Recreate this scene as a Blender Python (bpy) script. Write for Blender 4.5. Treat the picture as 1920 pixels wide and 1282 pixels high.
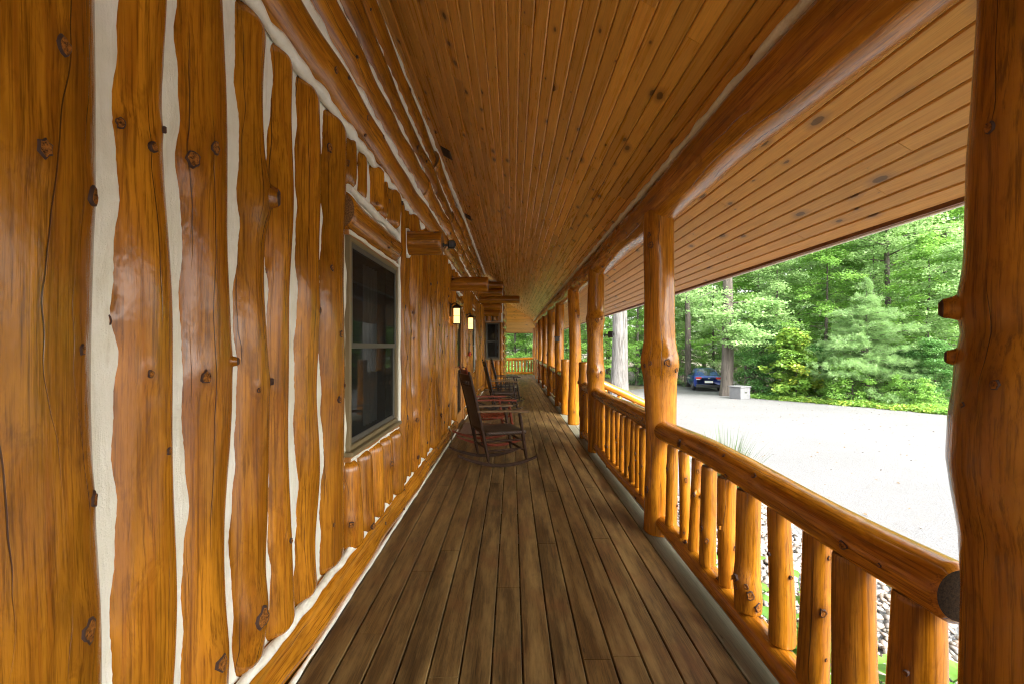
import bpy, math, random
import numpy as np
from mathutils import Vector, Matrix
R = math.radians
PI = math.pi
scene = bpy.context.scene
col = scene.collection
for o in list(bpy.data.objects):
    bpy.data.objects.remove(o)

# ------------------------------------------------------------------ camera, sky, sun, exposure
CAM_H = 1.45
cam_d = bpy.data.cameras.new('camera')
cam_d.sensor_width = 36.0
cam_d.lens = 850 / 1920 * 36
cam_d.shift_y = 8 / 1920
cam_d.clip_start = 0.02
cam_d.clip_end = 2000
cam = bpy.data.objects.new('camera', cam_d)
cam.location = (0, 0, CAM_H)
cam.rotation_euler = (R(90), 0, 0)
col.objects.link(cam)
scene.camera = cam

SUN_EL, SUN_AZ = R(42), R(150)      # azimuth clockwise from +Y (the porch axis)
world = bpy.data.worlds.new('World')
scene.world = world
world.use_nodes = True
wt = world.node_tree
wt.nodes.clear()
sky = wt.nodes.new('ShaderNodeTexSky')
sky.sky_type = 'NISHITA'
sky.sun_disc = False
sky.sun_elevation = SUN_EL
sky.sun_rotation = SUN_AZ
sky.air_density = 1.6
sky.dust_density = 4.0
sky.ozone_density = 1.0
hs = wt.nodes.new('ShaderNodeHueSaturation')
hs.inputs['Saturation'].default_value = 0.22
bg = wt.nodes.new('ShaderNodeBackground')
bg.inputs['Strength'].default_value = 0.15
wo = wt.nodes.new('ShaderNodeOutputWorld')
wt.links.new(sky.outputs[0], hs.inputs['Color'])
wt.links.new(hs.outputs[0], bg.inputs['Color'])
wt.links.new(bg.outputs[0], wo.inputs['Surface'])

sun_d = bpy.data.lights.new('sun', 'SUN')
sun_d.energy = 1.5
sun_d.angle = R(30)
sun_d.color = (1.0, 0.96, 0.90)
sun = bpy.data.objects.new('sun', sun_d)
sdir = Vector((math.sin(SUN_AZ) * math.cos(SUN_EL), math.cos(SUN_AZ) * math.cos(SUN_EL), math.sin(SUN_EL)))
sun.rotation_euler = sdir.to_track_quat('Z', 'Y').to_euler()
col.objects.link(sun)

scene.view_settings.view_transform = 'Standard'
scene.view_settings.look = 'None'
scene.view_settings.gamma = 1.0
scene.view_settings.use_curve_mapping = False
scene.view_settings.exposure = 2.58
scene.render.engine = 'CYCLES'
scene.cycles.pixel_filter_type = 'BLACKMAN_HARRIS'
scene.cycles.filter_width = 1.1
scene.cycles.use_adaptive_sampling = True
scene.cycles.adaptive_threshold = 0.02
scene.cycles.max_bounces = 6
scene.cycles.diffuse_bounces = 4
scene.cycles.glossy_bounces = 2
scene.cycles.transparent_max_bounces = 6
scene.cycles.transmission_bounces = 3
scene.cycles.sample_clamp_indirect = 6.0

# ------------------------------------------------------------------ helpers: nodes
class NT:
    def __init__(s, name):
        s.m = bpy.data.materials.new(name)
        s.m.use_nodes = True
        s.t = s.m.node_tree
        s.t.nodes.clear()
    def n(s, typ, props=None, **ins):
        nd = s.t.nodes.new(typ)
        for k, v in (props or {}).items():
            setattr(nd, k, v)
        for k, v in ins.items():
            key = int(k[1:]) if k[0] == '_' and k[1:].isdigit() else k.replace('_', ' ')
            sk = nd.inputs[key]
            if isinstance(v, bpy.types.NodeSocket):
                s.t.links.new(v, sk)
            else:
                sk.default_value = v
        return nd
    def math(s, op, a, b=0.0, c=0.0, clamp=False):
        return s.n('ShaderNodeMath', {'operation': op, 'use_clamp': clamp}, _0=a, _1=b, _2=c).outputs[0]
    def vmul(s, v, k):
        return s.n('ShaderNodeVectorMath', {'operation': 'MULTIPLY'}, _0=v, _1=k).outputs[0]
    def vadd(s, v, k):
        return s.n('ShaderNodeVectorMath', {'operation': 'ADD'}, _0=v, _1=k).outputs[0]
    def noise(s, v, scale=1.0, detail=4.0, rough=0.55, dist=0.0):
        return s.n('ShaderNodeTexNoise', None, Vector=v, Scale=scale, Detail=detail, Roughness=rough, Distortion=dist).outputs[0]
    def mix(s, f, a, b, blend='MIX'):
        nd = s.t.nodes.new('ShaderNodeMix')
        nd.data_type = 'RGBA'
        nd.blend_type = blend
        for i, v in ((0, f), (6, a), (7, b)):
            if isinstance(v, bpy.types.NodeSocket):
                s.t.links.new(v, nd.inputs[i])
            else:
                nd.inputs[i].default_value = v if i == 0 else (v[0], v[1], v[2], 1.0)
        return nd.outputs[2]
    def ramp(s, f, stops):
        nd = s.n('ShaderNodeValToRGB', None, Fac=f)
        e = nd.color_ramp.elements
        while len(e) < len(stops):
            e.new(0.5)
        for el, (p, c) in zip(e, stops):
            el.position = p
            el.color = (c, c, c, 1) if not isinstance(c, tuple) else (c[0], c[1], c[2], 1)
        return nd.outputs[0]
    def comb(s, x, y, z=0.0):
        return s.n('ShaderNodeCombineXYZ', None, X=x, Y=y, Z=z).outputs[0]
    def bump(s, h, strength=0.3, dist=0.005, normal=None):
        nd = s.n('ShaderNodeBump', None, Height=h, Strength=strength, Distance=dist)
        if normal is not None:
            s.t.links.new(normal, nd.inputs['Normal'])
        return nd.outputs[0]
    def out(s, shader):
        o = s.t.nodes.new('ShaderNodeOutputMaterial')
        s.t.links.new(shader, o.inputs['Surface'])
        return s.m
    def bsdf(s, **kw):
        return s.n('ShaderNodeBsdfPrincipled', None, **kw).outputs[0]
    def rand(s):
        return s.n('ShaderNodeObjectInfo').outputs['Random']
    def objc(s):
        return s.n('ShaderNodeTexCoord').outputs['Object']
    def uv(s):
        return s.n('ShaderNodeTexCoord').outputs['UV']
    def pos(s):
        return s.n('ShaderNodeNewGeometry').outputs['Position']

def log_wood(name, light, dark, knotc, rough=(0.26, 0.5), crack_amt=0.5):
    t = NT(name)
    rnd = t.rand()
    off = t.comb(t.math('MULTIPLY', rnd, 37.0), t.math('MULTIPLY', rnd, 91.0), t.math('MULTIPLY', rnd, 53.0))
    oc = t.vadd(t.objc(), off)
    g1 = t.noise(t.vmul(oc, (24, 24, 1.0)), 1, 3, 0.6, 0.9)
    g2 = t.noise(t.vmul(oc, (110, 110, 2.6)), 1, 4, 0.72)
    g3 = t.noise(t.vmul(oc, (6.0, 6.0, 2.0)), 1, 4, 0.65)
    g5 = t.noise(t.vmul(oc, (14.0, 14.0, 5.0)), 1, 4, 0.7, 1.2)
    lt = t.mix(t.ramp(g3, [(0.36, 0.0), (0.62, 1.0)]), tuple(c * 0.55 for c in light), light)
    c = t.mix(t.ramp(g1, [(0.34, 0.0), (0.56, 1.0)]), dark, lt)
    c = t.mix(t.ramp(g5, [(0.54, 0.0), (0.70, 0.55)]), c, tuple(x * 0.55 for x in dark))
    c = t.mix(t.ramp(g2, [(0.36, 0.75), (0.52, 0.0)]), c, tuple(x * 0.38 for x in dark))
    # tone per log
    tone = t.math('ADD', 0.74, t.math('MULTIPLY', t.math('FRACT', t.math('MULTIPLY', rnd, 7.31)), 0.42))
    c = t.mix(1.0, c, t.comb(tone, tone, tone), 'MULTIPLY')
    # drying checks
    sep = t.n('ShaderNodeSeparateXYZ', None, Vector=t.uv())
    u, v = sep.outputs[0], sep.outputs[1]
    r20 = t.math('MULTIPLY', rnd, 40.0)
    wob = t.noise(t.comb(0.3, t.math('ADD', t.math('MULTIPLY', v, 1.3), r20), r20), 1, 3, 0.6)
    cu = t.math('ADD', t.math('MULTIPLY', u, 13.0), t.math('MULTIPLY', wob, 1.6))
    cu = t.math('ADD', cu, r20)
    cell = t.math('FLOOR', cu)
    f = t.math('ABSOLUTE', t.math('SUBTRACT', t.math('FRACT', cu), 0.5))
    n2 = t.noise(t.comb(t.math('MULTIPLY', cell, 13.7), t.math('ADD', t.math('MULTIPLY', v, 1.1), r20), 0.0), 1, 2, 0.5)
    w = t.math('MULTIPLY', t.math('SUBTRACT', n2, 0.475), 0.5 * crack_amt)
    w = t.math('MINIMUM', w, 0.030)
    crack = t.math('DIVIDE', t.math('SUBTRACT', w, f), 0.012, clamp=True)
    c = t.mix(t.math('MULTIPLY', crack, 0.88), c, (0.045, 0.018, 0.007))
    # colour round the knots
    kn = t.n('ShaderNodeAttribute', {'attribute_name': 'knot'}).outputs['Fac']
    c = t.mix(t.math('MULTIPLY', kn, 0.5), c, knotc)
    rg = t.math('ADD', rough[0], t.math('MULTIPLY', g3, rough[1] - rough[0]))
    hgt = t.math('ADD', t.math('MULTIPLY', g2, 0.35), t.math('MULTIPLY', t.noise(t.vmul(oc, (30, 30, 13)), 1, 2, 0.6), 0.9))
    hgt = t.math('SUBTRACT', hgt, t.math('MULTIPLY', crack, 1.6))
    return t.out(t.bsdf(Base_Color=c, Roughness=rg, IOR=1.5, Normal=t.bump(hgt, 0.55, 0.004)))

def end_grain(name, light, dark):
    t = NT(name)
    oc = t.objc()
    n1 = t.noise(oc, 110, 5, 0.75)
    c = t.mix(t.ramp(n1, [(0.36, 0.0), (0.62, 1.0)]), dark, light)
    return t.out(t.bsdf(Base_Color=c, Roughness=0.85, Normal=t.bump(n1, 0.6, 0.004), **{'Specular_IOR_Level': 0.12}))

def board_wood(name, light, dark, knotc, rough=0.35, kd=(5.0, 2.4), wear=None, knots=1.0, var=0.3, grain=0.55):
    t = NT(name)
    rnd = t.rand()
    off = t.comb(t.math('MULTIPLY', rnd, 37.0), t.math('MULTIPLY', rnd, 191.0), 0.0)
    uv = t.vadd(t.uv(), off)
    g1 = t.noise(t.vmul(uv, (28, 1.0, 1)), 1, 4, 0.6, 0.9)
    g2 = t.noise(t.vmul(uv, (190, 5.0, 1)), 1, 4, 0.7, 0.3)
    c = t.mix(t.ramp(g1, [(0.3, 0.0), (0.65, 1.0)]), dark, light)
    c = t.mix(t.math('MULTIPLY', t.ramp(g2, [(0.35, 1.0), (0.54, 0.0)]), grain), c, tuple(x * 0.55 for x in dark))
    tone = t.math('ADD', 1.0 - var / 2, t.math('MULTIPLY', t.math('FRACT', t.math('MULTIPLY', rnd, 7.31)), var))
    c = t.mix(1.0, c, t.comb(tone, tone, tone), 'MULTIPLY')
    vo = t.n('ShaderNodeTexVoronoi', {'voronoi_dimensions': '2D'}, Vector=t.vadd(t.vmul(uv, (kd[0], kd[1], 1)), t.vmul(t.comb(t.noise(t.vmul(uv, (40, 30, 1)), 1, 2), t.noise(t.vmul(uv, (30, 44, 1)), 1, 2)), (0.05, 0.05, 0))), Scale=1.0, Randomness=1.0)
    d = vo.outputs['Distance']
    big = t.n('ShaderNodeSeparateXYZ', None, Vector=vo.outputs['Color']).outputs[0]
    lim = t.math('MULTIPLY', big, 0.075 * knots)
    k = t.math('DIVIDE', t.math('SUBTRACT', lim, d), 0.02, clamp=True)
    halo = t.math('DIVIDE', t.math('SUBTRACT', t.math('MULTIPLY', lim, 2.4), d), 0.12, clamp=True)
    c = t.mix(t.math('MULTIPLY', halo, 0.55), c, knotc)
    c = t.mix(t.math('MULTIPLY', k, 0.8), c, tuple(x * 0.35 for x in knotc))
    if wear:
        p = t.pos()
        w1 = t.noise(t.vmul(p, (11.0, 1.1, 1)), 1, 6, 0.68)
        c = t.mix(t.math('MULTIPLY', t.ramp(w1, [(0.44, 0.0), (0.64, 1.0)]), 0.85), c, wear)
        w3 = t.noise(t.vmul(p, (4.0, 2.2, 1)), 1, 5, 0.65)
        c = t.mix(t.ramp(w3, [(0.52, 0.0), (0.66, 0.5)]), c, (0.15, 0.062, 0.02))
        w2 = t.noise(t.vmul(p, (7.0, 3.0, 1)), 1, 6, 0.7)
        c = t.mix(t.math('MULTIPLY', t.ramp(w2, [(0.52, 0.0), (0.72, 1.0)]), 0.55), c, tuple(x * 0.5 for x in dark))
    hgt = t.math('ADD', t.math('MULTIPLY', g2, 0.6), t.math('MULTIPLY', g1, 0.3))
    rg = t.math('ADD', rough, t.math('MULTIPLY', g1, 0.22))
    return t.out(t.bsdf(Base_Color=c, Roughness=rg, IOR=1.45, Normal=t.bump(hgt, 0.35, 0.002)))

def plain(name, c, rough=0.5, metal=0.0, nscale=0, namt=0.15, bumpd=0.0, **kw):
    t = NT(name)
    base = (c[0], c[1], c[2], 1)
    args = dict(Roughness=rough, Metallic=metal)
    if nscale:
        nz = t.noise(t.objc(), nscale, 5, 0.6)
        base = t.mix(nz, tuple(x * (1 - namt) for x in c), tuple(min(1, x * (1 + namt)) for x in c))
        if bumpd:
            args['Normal'] = t.bump(nz, 0.5, bumpd)
    args.update(kw)
    return t.out(t.bsdf(Base_Color=base, **args))

M = {}
M['ceil'] = board_wood('ceiling_pine', (0.74, 0.375, 0.062), (0.60, 0.275, 0.038), (0.18, 0.065, 0.012), 0.18, (5.0, 2.4), None, 1.25, 0.34, 0.4)
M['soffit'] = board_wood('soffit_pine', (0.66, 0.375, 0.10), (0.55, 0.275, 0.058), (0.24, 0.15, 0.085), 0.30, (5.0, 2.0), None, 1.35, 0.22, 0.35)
M['deck'] = board_wood('deck_stain', (0.140, 0.082, 0.023), (0.060, 0.030, 0.008), (0.04, 0.02, 0.007), 0.42, (4.0, 1.2), (0.265, 0.172, 0.060), 0.6, 0.5, 0.9)
M['deck_pale'] = board_wood('deck_weathered', (0.26, 0.25, 0.17), (0.18, 0.17, 0.11), (0.10, 0.09, 0.06), 0.6, (4.0, 1.2), None, 0.4, 0.2)

M['log'] = log_wood('amber_log', (0.575, 0.224, 0.013), (0.35, 0.116, 0.007), (0.17, 0.055, 0.008), (0.08, 0.30))
M['log_end'] = end_grain('log_end_grain', (0.34, 0.17, 0.06), (0.10, 0.05, 0.02))
M['knot'] = end_grain('knot_core', (0.36, 0.135, 0.022), (0.03, 0.012, 0.005))
M['knot_rim'] = plain('knot_bark_ring', (0.045, 0.018, 0.008), 0.8)
M['dark_end'] = end_grain('weathered_end_grain', (0.055, 0.032, 0.013), (0.012, 0.007, 0.004))

def chink_mat():
    t = NT('chinking_mortar')
    oc = t.pos()
    n1 = t.noise(oc, 7, 4, 0.6)
    n2 = t.noise(oc, 160, 4, 0.7)
    n3 = t.noise(t.vmul(oc, (30, 30, 4)), 1, 4, 0.6)
    c = t.mix(t.ramp(n1, [(0.35, 0.0), (0.65, 1.0)]), (0.82, 0.80, 0.66), (0.90, 0.885, 0.78))
    c = t.mix(t.math('MULTIPLY', t.ramp(n3, [(0.55, 0.0), (0.75, 1.0)]), 0.4), c, (0.55, 0.48, 0.33))
    return t.out(t.bsdf(Base_Color=c, Roughness=0.7, Normal=t.bump(t.math('ADD', t.math('MULTIPLY', n2, 0.5), t.math('MULTIPLY', n3, 1.4)), 0.7, 0.006)))
M['chink'] = chink_mat()

# ------------------------------------------------------------------ helpers: objects
def tag(o, label=None, cat=None, group=None, kind=None):
    if label: o['label'] = label
    if cat: o['category'] = cat
    if group: o['group'] = group
    if kind: o['kind'] = kind
    return o

def link(name, me, parent=None, loc=(0, 0, 0), rot=(0, 0, 0)):
    o = bpy.data.objects.new(name, me)
    col.objects.link(o)
    o.location = loc
    o.rotation_euler = rot
    if parent is not None:
        o.parent = parent
    return o

def empty(name, loc=(0, 0, 0), rz=0.0, parent=None):
    o = bpy.data.objects.new(name, None)
    o.empty_display_size = 0.1
    col.objects.link(o)
    o.location = loc
    o.rotation_euler = (0, 0, rz)
    if parent is not None:
        o.parent = parent
    return o

def copy_tree(o, parent=None):
    c = o.copy()
    col.objects.link(c)
    if parent is not None:
        c.parent = parent
    for ch in o.children:
        copy_tree(ch, c)
    return c

def np_mesh(name, V, F, mats, smooth=False, mi=None, uv=None, attrs=None):
    """V (n,3); F list of face index lists or (m,k) array"""
    me = bpy.data.meshes.new(name)
    V = np.asarray(V, dtype=np.float32)
    me.vertices.add(len(V))
    me.vertices.foreach_set('co', V.ravel())
    if isinstance(F, np.ndarray):
        k = F.shape[1]
        loops = F.astype(np.int32).ravel()
        starts = (np.arange(len(F)) * k).astype(np.int32)
        nf = len(F)
    else:
        loops = np.array([i for f in F for i in f], dtype=np.int32)
        lens = np.array([len(f) for f in F], dtype=np.int32)
        starts = np.concatenate(([0], np.cumsum(lens)[:-1])).astype(np.int32)
        nf = len(F)
    me.loops.add(len(loops))
    me.loops.foreach_set('vertex_index', loops)
    me.polygons.add(nf)
    me.polygons.foreach_set('loop_start', starts)
    for m in (mats if isinstance(mats, (list, tuple)) else [mats]):
        me.materials.append(m)
    if mi is not None:
        me.polygons.foreach_set('material_index', np.asarray(mi, dtype=np.int32))
    sm = np.full(nf, bool(smooth)) if isinstance(smooth, bool) else np.asarray(smooth, dtype=bool)
    me.polygons.foreach_set('use_smooth', sm)
    if uv is not None:
        l = me.uv_layers.new(name='UVMap')
        l.data.foreach_set('uv', np.asarray(uv, dtype=np.float32).ravel())
    for k, a in (attrs or {}).items():
        a = np.asarray(a, dtype=np.float32)
        if a.ndim == 1:
            at = me.attributes.new(k, 'FLOAT', 'POINT')
            at.data.foreach_set('value', a)
        else:
            at = me.color_attributes.new(k, 'FLOAT_COLOR', 'POINT')
            at.data.foreach_set('color', a.ravel())
    me.update(calc_edges=True)
    me.validate()
    return me

class MB:
    """collects shapes into one mesh"""
    def __init__(s):
        s.v = []; s.f = []; s.m = []; s.s = []
    def add(s, v, f, m=0, smooth=False):
        b = len(s.v)
        s.v += [tuple(p) for p in v]
        s.f += [[i + b for i in q] for q in f]
        s.m += [m] * len(f)
        s.s += [smooth] * len(f)
    def box(s, a, b, m=0, bev=0.0):
        x0, y0, z0 = a; x1, y1, z1 = b
        if bev <= 0:
            v = [(x0,y0,z0),(x1,y0,z0),(x1,y1,z0),(x0,y1,z0),(x0,y0,z1),(x1,y0,z1),(x1,y1,z1),(x0,y1,z1)]
            s.add(v, [(0,3,2,1),(4,5,6,7),(0,1,5,4),(1,2,6,5),(2,3,7,6),(3,0,4,7)], m)
            return
        # bevelled box: 24 verts
        import itertools
        lo = (x0,y0,z0); hi = (x1,y1,z1)
        idx = {}; v = []
        for sx, sy, sz in itertools.product((0,1), repeat=3):
            sg = (sx,sy,sz)
            c = [hi[i] if sg[i] else lo[i] for i in range(3)]
            for ax in range(3):
                p = list(c)
                for j in range(3):
                    if j != ax:
                        p[j] += -bev if sg[j] else bev
                idx[(sg, ax)] = len(v); v.append(p)
        f = []
        for ax in range(3):
            a1, a2 = (ax+1) % 3, (ax+2) % 3
            for sd in (0,1):
                q = []
                for u, w in ((0,0),(1,0),(1,1),(0,1)):
                    sg = [0,0,0]; sg[ax] = sd; sg[a1] = u; sg[a2] = w
                    q.append(idx[(tuple(sg), ax)])
                f.append(q if sd else q[::-1])
        for ax in range(3):
            a1, a2 = (ax+1) % 3, (ax+2) % 3
            for u in (0,1):
                for w in (0,1):
                    s0 = [0,0,0]; s1 = [0,0,0]; s1[ax] = 1
                    for g in (s0, s1): g[a1] = u; g[a2] = w
                    s0 = tuple(s0); s1 = tuple(s1)
                    q = [idx[(s0,a1)], idx[(s1,a1)], idx[(s1,a2)], idx[(s0,a2)]]
                    f.append(q if (u ^ w) else q[::-1])
        for sg in itertools.product((0,1), repeat=3):
            q = [idx[(sg,0)], idx[(sg,1)], idx[(sg,2)]]
            f.append(q if (sum(sg) % 2) else q[::-1])
        s.add(v, f, m)
    def tube(s, pts, rad, seg=8, m=0, cap=True, smooth=True, capm=None, flat=1.0):
        pts = [Vector(p) for p in pts]
        n = len(pts)
        if not isinstance(rad, (list, tuple)): rad = [rad] * n
        v = []; up = None
        for i, p in enumerate(pts):
            d = (pts[min(i+1, n-1)] - pts[max(i-1, 0)]).normalized()
            if up is None:
                up = Vector((0,0,1)) if abs(d.z) < 0.9 else Vector((1,0,0))
            sx = d.cross(up).normalized(); up2 = sx.cross(d).normalized()
            up = up2
            for k in range(seg):
                a = 2*PI*k/seg
                v.append(p + sx*math.cos(a)*rad[i] + up2*math.sin(a)*rad[i]*flat)
        f = [(i*seg+k, i*seg+(k+1) % seg, (i+1)*seg+(k+1) % seg, (i+1)*seg+k) for i in range(n-1) for k in range(seg)]
        f = [q[::-1] for q in f]
        s.add(v, f, m, smooth)
        if cap:
            c0 = [tuple(x) for x in v[:seg]]; c1 = [tuple(x) for x in v[-seg:]]
            cm = m if capm is None else capm
            s.add(c0, [list(range(seg))], cm); s.add(c1, [list(range(seg))[::-1]], cm)
    def build(s, name, mats, parent=None, loc=(0,0,0), rot=(0,0,0)):
        return link(name, s.mesh(name, mats), parent, loc, rot)
    def mesh(s, name, mats):
        return np_mesh(name, s.v, s.f, mats, s.s, s.m)

# ------------------------------------------------------------------ logs
def log_mesh(name, L, r0, r1=None, sx=1.0, seg=24, step=0.06, knots=None, nk=4, seed=0, lump=0.05, wob=0.012,
             kth=(-1.2, 1.2), bark_end=True, prof=None, ksz=1.0, mats=None, chamfer=0.012, flare=None, uv0=None, rnd_end=0.0):
    """log along local +Z; sx squashes the X half-axis (r is the Y half-axis when squashed). knots: (theta, z, size, stick-out)"""
    rng = random.Random(seed)
    r1 = r0 if r1 is None else r1
    nr = max(4, int(L / step) + 1)
    zs = np.linspace(0, L, nr)
    zs = np.sort(np.concatenate((zs, [min(0.012, L*0.1), L - min(0.012, L*0.1)])))
    nr = len(zs)
    th = np.linspace(0, 2*PI, seg, endpoint=False)
    T, Z = np.meshgrid(th, zs)
    rad = r0 + (r1 - r0) * Z / L
    # lumps
    lm = np.zeros_like(Z)
    for j in range(7):
        fz = rng.uniform(0.5, 4.5); kt = rng.choice((0, 0, 1, 1, 2, 3)); a = rng.uniform(0.3, 1.0) / (1 + 0.28*fz)
        lm += a * np.sin(fz*Z*2 + rng.uniform(0, 6.28) + kt*T + rng.uniform(0, 6.28))
    rad = rad * (1 + lump * lm)
    if prof is not None:
        rad = rad * np.interp(Z, prof[0], prof[1])
    if flare:
        rad = rad * (1 + flare * np.exp(-Z / 0.12))
    cxw = np.zeros_like(zs); cyw = np.zeros_like(zs)
    for j in range(3):
        f = rng.uniform(0.4, 1.8)
        cxw += rng.uniform(-1, 1)*np.sin(f*zs*1.6 + rng.uniform(0, 6.28)); cyw += rng.uniform(-1, 1)*np.sin(f*zs*1.6 + rng.uniform(0, 6.28))
    kl = list(knots or [])
    for j in range(nk):
        kl.append((rng.uniform(*kth), rng.uniform(0.06, 0.94)*L, ksz*rng.choice((0.009, 0.012, 0.012, 0.016, 0.020)), rng.choice((0.001, 0.002, 0.004, 0.010))))
    kn = np.zeros_like(Z)
    for (kt, kz, ks, kp) in kl:
        dt = (T - kt + PI) % (2*PI) - PI
        d2 = (dt*rad)**2 + ((Z - kz)*0.75)**2
        g = np.exp(-d2 / (2*(ks*2.0)**2))
        rad = rad + g * ks * (0.55 if ks < 0.028 else 0.9)
        kn = np.maximum(kn, np.exp(-d2 / (2*(ks*1.35)**2)))
    if rnd_end:
        for zz_ in (Z, L - Z):
            q = np.clip(1 - zz_/rnd_end, 0, 1)
            rad = rad*(1 - 0.5*(1 - np.sqrt(np.clip(1 - q*q, 0, 1))))
    else:
        rad[0] -= min(chamfer, r0*0.2); rad[-1] -= min(chamfer, r0*0.2)
    X = np.cos(T)*rad*sx + wob*cxw[:, None]
    Y = np.sin(T)*rad + wob*cyw[:, None]
    V = np.stack((X, Y, Z), -1).reshape(-1, 3)
    i, k = np.meshgrid(np.arange(nr-1), np.arange(seg), indexing='ij')
    k2 = (k+1) % seg
    F = np.stack((i*seg+k, i*seg+k2, (i+1)*seg+k2, (i+1)*seg+k), -1).reshape(-1, 4)
    u0 = rng.uniform(0, 50) if uv0 is None else uv0
    ru = (r0 + r1) / 2
    U0 = th[k]*ru; U1 = (th[k] + 2*PI/seg)*ru
    uvq = np.stack((np.stack((U0 + u0, zs[i]), -1), np.stack((U1 + u0, zs[i]), -1), np.stack((U1 + u0, zs[i+1]), -1), np.stack((U0 + u0, zs[i+1]), -1)), 2).reshape(-1, 4, 2)
    faces = F.tolist(); mi = [0]*len(faces); sm = [True]*len(faces); uvs = uvq.reshape(-1, 2).tolist(); V = V.tolist(); kna = kn.reshape(-1).tolist()
    # ends
    for e, ring in ((0, 0), (1, nr-1)):
        b = len(V); V += V[ring*seg:(ring+1)*seg]; kna += [0]*seg
        q = list(range(b, b+seg)); q = q[::-1] if e == 0 else q
        faces.append(q); mi.append(1); sm.append(False); uvs += [[0.0, 0.0]]*seg
    # knot stubs
    for (kt, kz, ks, kp) in kl:
        ri = int(np.argmin(abs(zs - kz))); ti = int(round((kt % (2*PI)) / (2*PI) * seg)) % seg
        rr = rad[ri, ti]
        c = Vector((math.cos(kt)*rr*sx + wob*cxw[ri], math.sin(kt)*rr + wob*cyw[ri], kz))
        n = Vector((math.cos(kt)/sx, math.sin(kt), 0.0)).normalized(); kp = max(kp, 0.0022)
        a = n.cross(Vector((0, 0, 1))).normalized(); bz = a.cross(n).normalized()
        b = len(V); m = 9
        ir = [1 + rng.uniform(-0.22, 0.22) for _ in range(m)]
        big = kp > 0.012
        lay = ((-0.6*ks - 0.004, 1.8), (0.2*kp, 1.25), (0.75*kp, 1.05), (kp, 0.72)) if big else ((-0.6*ks - 0.004, 1.12), (kp*0.7, 1.04), (kp + 0.0005, 0.84), (kp*0.6, 0.66))
        m = 12; ir = [1 + rng.uniform(-0.26, 0.26) for _ in range(m)]
        for (off, sc) in lay:
            for j in range(m):
                an = 2*PI*j/m
                p = c + n*off + (a*math.cos(an)*0.85 + bz*math.sin(an)*1.12)*ks*sc*ir[j]
                V.append([p.x, p.y, p.z]); kna.append(0.5 if big else 0.8)
        for l in range(3):
            for j in range(m):
                j2 = (j+1) % m
                faces.append([b+l*m+j2, b+l*m+j, b+(l+1)*m+j, b+(l+1)*m+j2]); mi.append((0, 0, 3)[l] if big else (3, 3, 2)[l]); sm.append(True); uvs += [[0.0, 0.0]]*4
        faces.append([b+3*m+j for j in range(m)][::-1]); mi.append(2); sm.append(False); uvs += [[0.0, 0.0]]*m
    return np_mesh(name, V, faces, mats or [M['log'], M['log_end'], M['knot'], M['knot_rim']], sm, mi, uvs, {'knot': kna})

def beam_obj(name, me, parent, p0, axis):
    """lay a log mesh along +Y or +X; local X of the log faces the viewer side"""
    o = link(name, me, parent, p0)
    if axis == 'y':      # local Z -> +Y, local X -> +X, local Y -> -Z
        o.rotation_euler = (R(-90), 0, 0)
    elif axis == 'x':    # local Z -> +X, local X -> -Z , local Y -> Y
        o.rotation_euler = (0, R(90), 0)
    return o

def bead(mb, pts, r, rng, jit=0.006, flat=1.0):
    ph = [rng.uniform(0, 6.28) for _ in range(9)]
    rr = []; pp = []
    acc = 0.0; prev = pts[0]
    for p in pts:
        acc += math.dist(p, prev); prev = p
        wv = lambda k: (math.sin(acc*9.1 + ph[k]) + 0.8*math.sin(acc*17.3 + ph[k+1]) + 0.6*math.sin(acc*31.0 + ph[k+2]))/2.4
        rr.append(r*(1 + 0.32*wv(0) + rng.uniform(-0.08, 0.08)))
        pp.append((p[0] + jit*0.4*wv(3), p[1], p[2] + jit*wv(6)) if abs(pts[0][2] - pts[-1][2]) < 0.3 else (p[0], p[1] + jit*wv(3), p[2]))
    mb.tube(pp, rr, 8, 0, True, True, flat=flat)

# ------------------------------------------------------------------ the ground
def gz(x, y):
    return -0.634 - 0.029*min(max(y, 0.0), 50.0)
GY = [-160, 0, 50, 420]

def gravel_mat():
    t = NT('gravel')
    p = t.pos()
    n1 = t.noise(p, 0.35, 5, 0.6)
    n2 = t.noise(p, 45, 5, 0.75)
    n3 = t.noise(p, 3.0, 5, 0.65)
    vo = t.n('ShaderNodeTexVoronoi', None, Vector=p, Scale=55.0)
    g = t.n('ShaderNodeSeparateXYZ', None, Vector=vo.outputs['Color']).outputs[0]
    c = t.mix(t.ramp(n1, [(0.35, 0.0), (0.65, 1.0)]), (0.122, 0.121, 0.119), (0.150, 0.149, 0.148))
    c = t.mix(t.math('MULTIPLY', g, 0.55), c, (0.19, 0.19, 0.189))
    c = t.mix(t.ramp(n2, [(0.30, 0.7), (0.48, 0.0)]), c, (0.105, 0.10, 0.097))
    c = t.mix(t.math('MULTIPLY', t.ramp(n3, [(0.58, 0.0), (0.75, 1.0)]), 0.35), c, (0.165, 0.15, 0.125))
    return t.out(t.bsdf(Base_Color=c, Roughness=0.9, Normal=t.bump(t.math('ADD', n2, vo.outputs['Distance']), 0.7, 0.015)))
def floor_mat():
    t = NT('forest_floor')
    p = t.pos()
    n1 = t.noise(p, 0.5, 5, 0.6)
    n2 = t.noise(p, 14, 5, 0.7)
    c = t.mix(t.ramp(n1, [(0.4, 0.0), (0.6, 1.0)]), (0.16, 0.12, 0.085), (0.08, 0.11, 0.04))
    c = t.mix(t.ramp(n2, [(0.35, 0.8), (0.6, 0.0)]), c, (0.05, 0.035, 0.02))
    return t.out(t.bsdf(Base_Color=c, Roughness=0.95, Normal=t.bump(n2, 0.8, 0.03)))
M['gravel'] = gravel_mat()
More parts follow.
